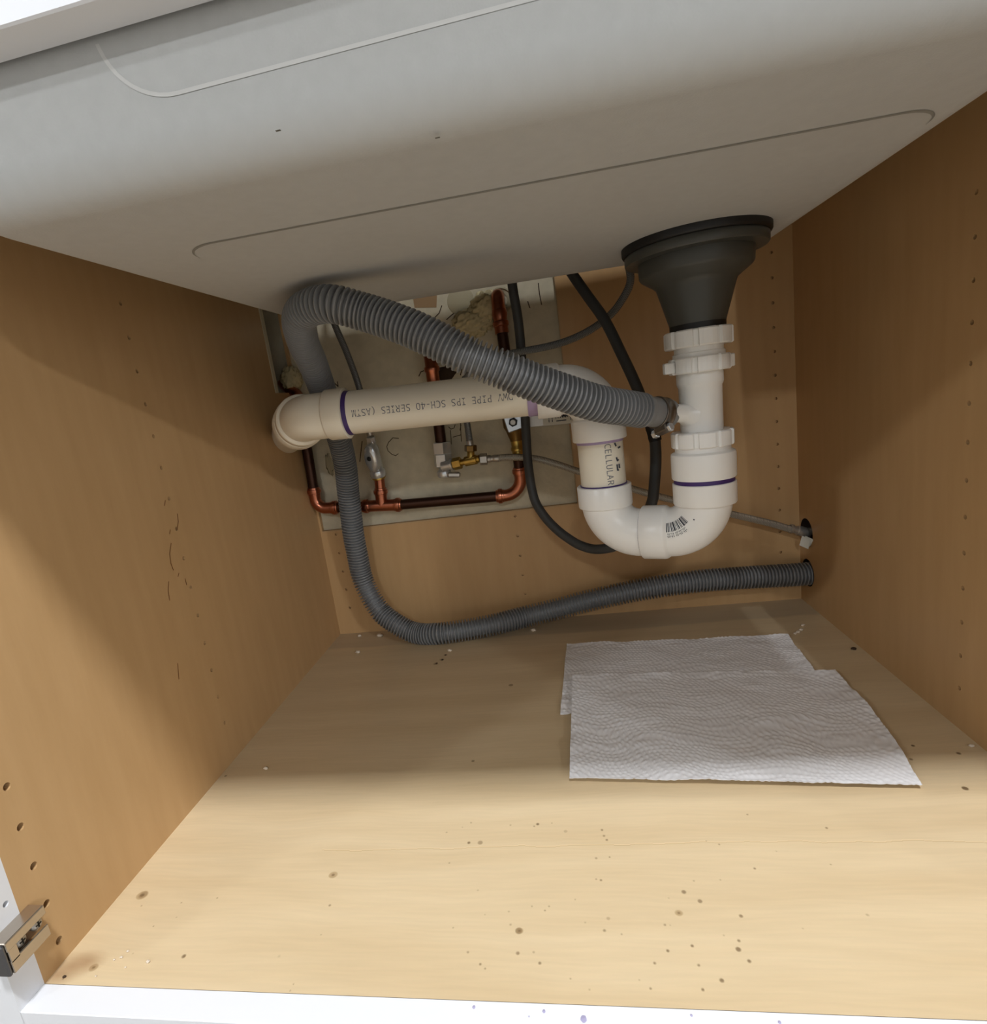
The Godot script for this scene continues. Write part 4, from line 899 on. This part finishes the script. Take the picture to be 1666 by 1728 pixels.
# ---------------------------------------------------------------- what is on the bare wall
func marks_on_drywall():
	var wall := get_node("wall_back")
	var b := MB.new()
	for s in [[Vector3(0.1551, 0.3148, -0.0082), Vector3(0.1461, 0.3169, -0.0082), Vector3(0.1381, 0.3110, -0.0082), Vector3(0.1338, 0.3045, -0.0082), Vector3(0.1348, 0.2977, -0.0082), Vector3(0.1401, 0.2915, -0.0082), Vector3(0.1459, 0.2886, -0.0082), Vector3(0.1505, 0.2911, -0.0082)]]: stroke(b, s, Vector3.BACK, 0.0012)
	mi("pencil_letter", b.mesh(), M.pencil, wall).set_meta("label", "pencilled letter C")
	b = MB.new()
	for s in [[Vector3(0.2369, 0.3216, -0.0082), Vector3(0.2397, 0.3179, -0.0082), Vector3(0.2449, 0.3189, -0.0082), Vector3(0.2473, 0.3235, -0.0082)], [Vector3(0.2564, 0.3223, -0.0082), Vector3(0.2535, 0.3144, -0.0082)], [Vector3(0.2387, 0.3164, -0.0082), Vector3(0.2372, 0.2951, -0.0082)], [Vector3(0.2413, 0.3054, -0.0082), Vector3(0.2533, 0.3071, -0.0082)], [Vector3(0.2559, 0.3248, -0.0082), Vector3(0.2532, 0.2972, -0.0082)]]: stroke(b, s, Vector3.BACK, 0.0012)
	mi("pencil_letter", b.mesh(), M.pencil, wall).set_meta("label", "pencilled letter H")
	b = MB.new()
	for s in [[Vector3(0.2643, 0.5054, -0.0082), Vector3(0.2683, 0.5108, -0.0082), Vector3(0.2768, 0.5138, -0.0082), Vector3(0.2894, 0.5125, -0.0082), Vector3(0.2963, 0.5053, -0.0082), Vector3(0.2979, 0.4939, -0.0082)], [Vector3(0.2400, 0.4837, -0.0082), Vector3(0.2472, 0.4886, -0.0082), Vector3(0.2528, 0.4983, -0.0082)], [Vector3(0.2570, 0.4779, -0.0082), Vector3(0.2659, 0.4833, -0.0082), Vector3(0.2745, 0.4872, -0.0082), Vector3(0.2834, 0.4820, -0.0082), Vector3(0.2879, 0.4797, -0.0082)], [Vector3(0.2706, 0.4712, -0.0082), Vector3(0.2824, 0.4746, -0.0082), Vector3(0.2943, 0.4794, -0.0082), Vector3(0.3037, 0.4899, -0.0082), Vector3(0.3146, 0.5000, -0.0082), Vector3(0.3346, 0.5085, -0.0082)], [Vector3(0.2984, 0.4515, -0.0082), Vector3(0.3102, 0.4557, -0.0082), Vector3(0.3172, 0.4606, -0.0082), Vector3(0.3265, 0.4591, -0.0082), Vector3(0.3275, 0.4665, -0.0082)], [Vector3(0.3959, 0.5054, -0.0082), Vector3(0.3958, 0.4908, -0.0082), Vector3(0.3971, 0.4759, -0.0082)], [Vector3(0.3780, 0.4835, -0.0082), Vector3(0.3800, 0.4743, -0.0082)], [Vector3(0.2662, 0.3959, -0.0082), Vector3(0.2699, 0.4048, -0.0082)], [Vector3(0.0857, 0.2870, -0.0082), Vector3(0.0898, 0.3004, -0.0082), Vector3(0.0954, 0.3181, -0.0082)], [Vector3(0.0684, 0.4120, -0.0082), Vector3(0.0722, 0.4071, -0.0082), Vector3(0.0727, 0.4144, -0.0082)], [Vector3(0.2024, 0.4037, -0.0082), Vector3(0.2067, 0.4095, -0.0082), Vector3(0.2111, 0.4104, -0.0082)]]: stroke(b, s, Vector3.BACK, 0.0014)
	mi("crack", b.mesh(), M.dirt, wall)
	b = MB.new(); b.flat([Vector3(0.2114, 0.5150, -0.0082), Vector3(0.2480, 0.5149, -0.0082), Vector3(0.2445, 0.4974, -0.0082), Vector3(0.2117, 0.5021, -0.0082)], Vector3.BACK); mi("paper_patch", b.mesh(), M.patch, wall)
	mi("filled_hole", lathe(Vector3(0.2813, 0.5004, -0.0082), Vector3.BACK, [[0, 0.0012], [0.0185, 0.0010], [0.0200, 0.0002], [0.0200, -0.001]], 28), M.caulk, wall)
	mi("torn_hole", lump(Vector3(0.2439, 0.4015, -0.0082), Vector3(0.0135, 0.0100, 0.0012), 0.5, 5, 12), M.dirt, wall)
	mi("expanding_foam", lump(Vector3(0.2957, 0.4671, -0.0042), Vector3(0.030, 0.020, 0.014), 0.34, 61, 26, 3.0), M.foam, wall).set_meta("label", "yellowish foam beside the copper riser")
	mi("expanding_foam", lump(Vector3(0.3188, 0.4844, -0.0042), Vector3(0.024, 0.022, 0.016), 0.34, 62, 26, 3.0), M.foam, wall).set_meta("label", "foam beside the copper riser")
	mi("expanding_foam", lump(Vector3(0.0029, 0.4283, 0.0020), Vector3(0.016, 0.018, 0.012), 0.4, 63, 20, 3.0), M.foam, wall).set_meta("label", "foam in the corner notch")
	mi("hole_rim", lathe(Vector3(0.3394, 0.4914, -0.0082), Vector3.BACK, [[0.010, 0.0004], [0.0165, 0.0004], [0.0165, 0.0018], [0.0185, 0.0010], [0.0185, -0.001]], 28), M.caulk, wall)
	mi("caulk_smear", lump(Vector3(0.0343, 0.2888, -0.0082), Vector3(0.006, 0.016, 0.0014), 0.6, 64, 12, 2.0), M.caulk, wall)

# ---------------------------------------------------------------- paper towels
func towel(called: String, label: String, c: Array, lift: float, s: int):
	# c: back left, back right, front right, front left
	var n := noise(1.0, 3, s); var nx := 190; var nz := 130
	var b := MB.new(); var H := []
	var at := func(i: int, j: int) -> Vector3:
		var u := float(i) / nx; var w := float(j) / nz
		var p: Vector3 = (c[0] as Vector3).lerp(c[1], u).lerp((c[3] as Vector3).lerp(c[2], u), w)
		p.x += c[4] * sin(PI * w) * u
		# wavy rows of embossed dots
		var row := w * 30.0 + 1.1 * sin(u * 17.0 + s) + 0.7 * sin(u * 9.0 + w * 5.0 + s * 2.0) + n.get_noise_2d(u * 2.0, w * 2.0) * 3.0
		var col := u * 52.0 + (0.5 if int(floor(row)) % 2 == 0 else 0.0) + n.get_noise_2d(u * 3.0 + 9.0, w * 3.0) * 1.5
		var dr := fposmod(row, 1.0) - 0.5; var dc := fposmod(col, 1.0) - 0.5
		var dot := exp(-(dr * dr + dc * dc) * 14.0)
		var y := lift + 0.0009 * dot + 0.0012 * maxf(0.0, n.get_noise_2d(u * 2.6, w * 2.6) + 0.2) + 0.0006 * n.get_noise_2d(u * 8.0, w * 8.0)
		var edge := minf(minf(u, 1.0 - u), minf(w, 1.0 - w))
		y += 0.0022 * exp(-edge * 30.0) * (0.5 + n.get_noise_2d(u * 4.0 + 3.0, w * 4.0))
		if lift > 0.0015: y += 0.0016 * exp(-w * 14.0)
		p.y += maxf(y, 0.0004)
		return p
	var P := []
	for j in nz + 1:
		for i in nx + 1: P.append(at.call(i, j))
	var w1 := nx + 1
	for j in nz + 1:
		for i in w1:
			var du: Vector3 = P[j * w1 + mini(i + 1, nx)] - P[j * w1 + maxi(i - 1, 0)]
			var dv: Vector3 = P[mini(j + 1, nz) * w1 + i] - P[maxi(j - 1, 0) * w1 + i]
			b.vert(P[j * w1 + i], dv.cross(du).normalized())
	for j in nz:
		for i in nx: b.quad(j * w1 + i, j * w1 + i + 1, (j + 1) * w1 + i + 1, (j + 1) * w1 + i)
	# cut edge
	var rim := []
	for i in nx: rim.append(P[i])
	for j in nz: rim.append(P[j * w1 + nx])
	for i in nx: rim.append(P[nz * w1 + nx - i])
	for j in nz: rim.append(P[(nz - j) * w1])
	for i in rim.size():
		var p: Vector3 = rim[i]; var q: Vector3 = rim[(i + 1) % rim.size()]; var dn := Vector3(0, -0.0004, 0)
		b.flat_auto([p, q, q + dn, p + dn], (c[0] + c[2]) / 2.0)
	var o := mi(called, b.mesh(), M.towel)
	tag(o, label, "paper towel")
func towels():
	towel("paper_towel", "embossed white paper towel lying further back, partly covered by the other sheet", [Vector3(0.3806, 0.0000, 0.1047), Vector3(0.6650, 0.0000, 0.1239), Vector3(0.6510, 0.0000, 0.2900), Vector3(0.3675, 0.0000, 0.2878), 0.0], 0.0004, 5)
	towel("paper_towel", "embossed white paper towel lying in front, on top of the other sheet", [Vector3(0.3847, 0.0000, 0.2062), Vector3(0.6747, 0.0000, 0.2307), Vector3(0.6541, 0.0000, 0.4239), Vector3(0.3738, -0.0000, 0.4025), 0.006], 0.0034, 9)

# ---------------------------------------------------------------- crumbs
func debris():
	var i := 0
	for q in [[Vector3(0.0774, 0.0000, 0.0231), 0.0049, "rounded pale", "right against the left bend of the grey hose"], [Vector3(0.0591, 0.0000, 0.0825), 0.0037, "slanting pale", "lying alone on the floor left of the grey hose bend"], [Vector3(0.0402, 0.0000, 0.0166), 0.0035, "tiny pale", "under the left bend of the grey hose at the back"], [Vector3(-0.0001, 0.0000, -0.0103), 0.0036, "tiny pale", "under the left bend of the grey hose at the back"], [Vector3(0.2086, 0.0000, 0.0993), 0.0033, "bright white", "in front of the lowest part of the grey hose"], [Vector3(0.3312, 0.0000, 0.0476), 0.0041, "pinkish pale", "below the grey hose, left of the paper towels"], [Vector3(0.6938, 0.0000, 0.0962), 0.0024, "tiny pale", "in a short row at the back right behind the paper towels"], [Vector3(0.6860, 0.0000, 0.1105), 0.0027, "tiny pale", "in a short row at the back right behind the paper towels"], [Vector3(0.6798, 0.0000, 0.1171), 0.0031, "tiny pale", "in a short row at the back right behind the paper towels"], [Vector3(0.6751, 0.0000, 0.1201), 0.0023, "tiny pale", "in a short row at the back right behind the paper towels"], [Vector3(0.0491, 0.0000, 0.3671), 0.0026, "lone pale", "on the shaded floor near the left side panel"], [Vector3(0.0693, 0.0000, 0.5857), 0.0015, "tiny pale", "scattered in the left front corner by the hinge"], [Vector3(0.0544, 0.0000, 0.5901), 0.0008, "tiny pale", "scattered in the left front corner by the hinge"], [Vector3(0.0451, 0.0000, 0.5828), 0.0011, "tiny pale", "scattered in the left front corner by the hinge"], [Vector3(0.0408, 0.0000, 0.5847), 0.0009, "tiny pale", "scattered in the left front corner by the hinge"], [Vector3(0.0468, 0.0000, 0.5781), 0.0011, "tiny pale", "scattered in the left front corner by the hinge"], [Vector3(0.7228, -0.0000, 0.3698), 0.0021, "lone pale", "against the right side panel, right of the paper towels"], [Vector3(0.0363, 0.0000, 0.5971), 0.0008, "tiny pale", "scattered in the left front corner by the hinge"]]:
		i += 1
		var o := mi("plaster_crumb", lump(q[0] + Vector3(0, q[1] * 0.45, 0), Vector3(q[1], q[1] * 0.55, q[1] * 0.75), 0.7, 100 + i, 7), M.plaster)
		tag(o, "%s plaster crumb %s" % [q[2], q[3]], "crumb", "plaster crumbs " + q[3] if q[2] == "tiny pale" else "")
	i = 0
	for q in [[Vector3(0.7201, 0.0000, 0.1735), 0.0029, "large dark", "by the right side panel behind the paper towels"], [Vector3(0.0116, 0.0000, 0.5983), 0.0013, "round dark", "at the very left front corner of the floor"], [Vector3(0.2046, 0.0000, 0.1125), 0.0017, "tiny dark", "beside the white crumb in front of the grey hose"], [Vector3(0.1960, 0.0000, 0.1378), 0.0017, "tiny dark", "beside the white crumb in front of the grey hose"], [Vector3(0.2028, 0.0000, 0.1276), 0.0017, "tiny dark", "beside the white crumb in front of the grey hose"]]:
		i += 1
		var o := mi("dirt_speck", lump(q[0] + Vector3(0, q[1] * 0.4, 0), Vector3(q[1], q[1] * 0.5, q[1] * 0.7), 0.7, 200 + i, 7), M.dirt)
		tag(o, "%s dirt speck %s" % [q[2], q[3]], "speck", "dirt specks " + q[3] if q[2] == "tiny dark" else "")
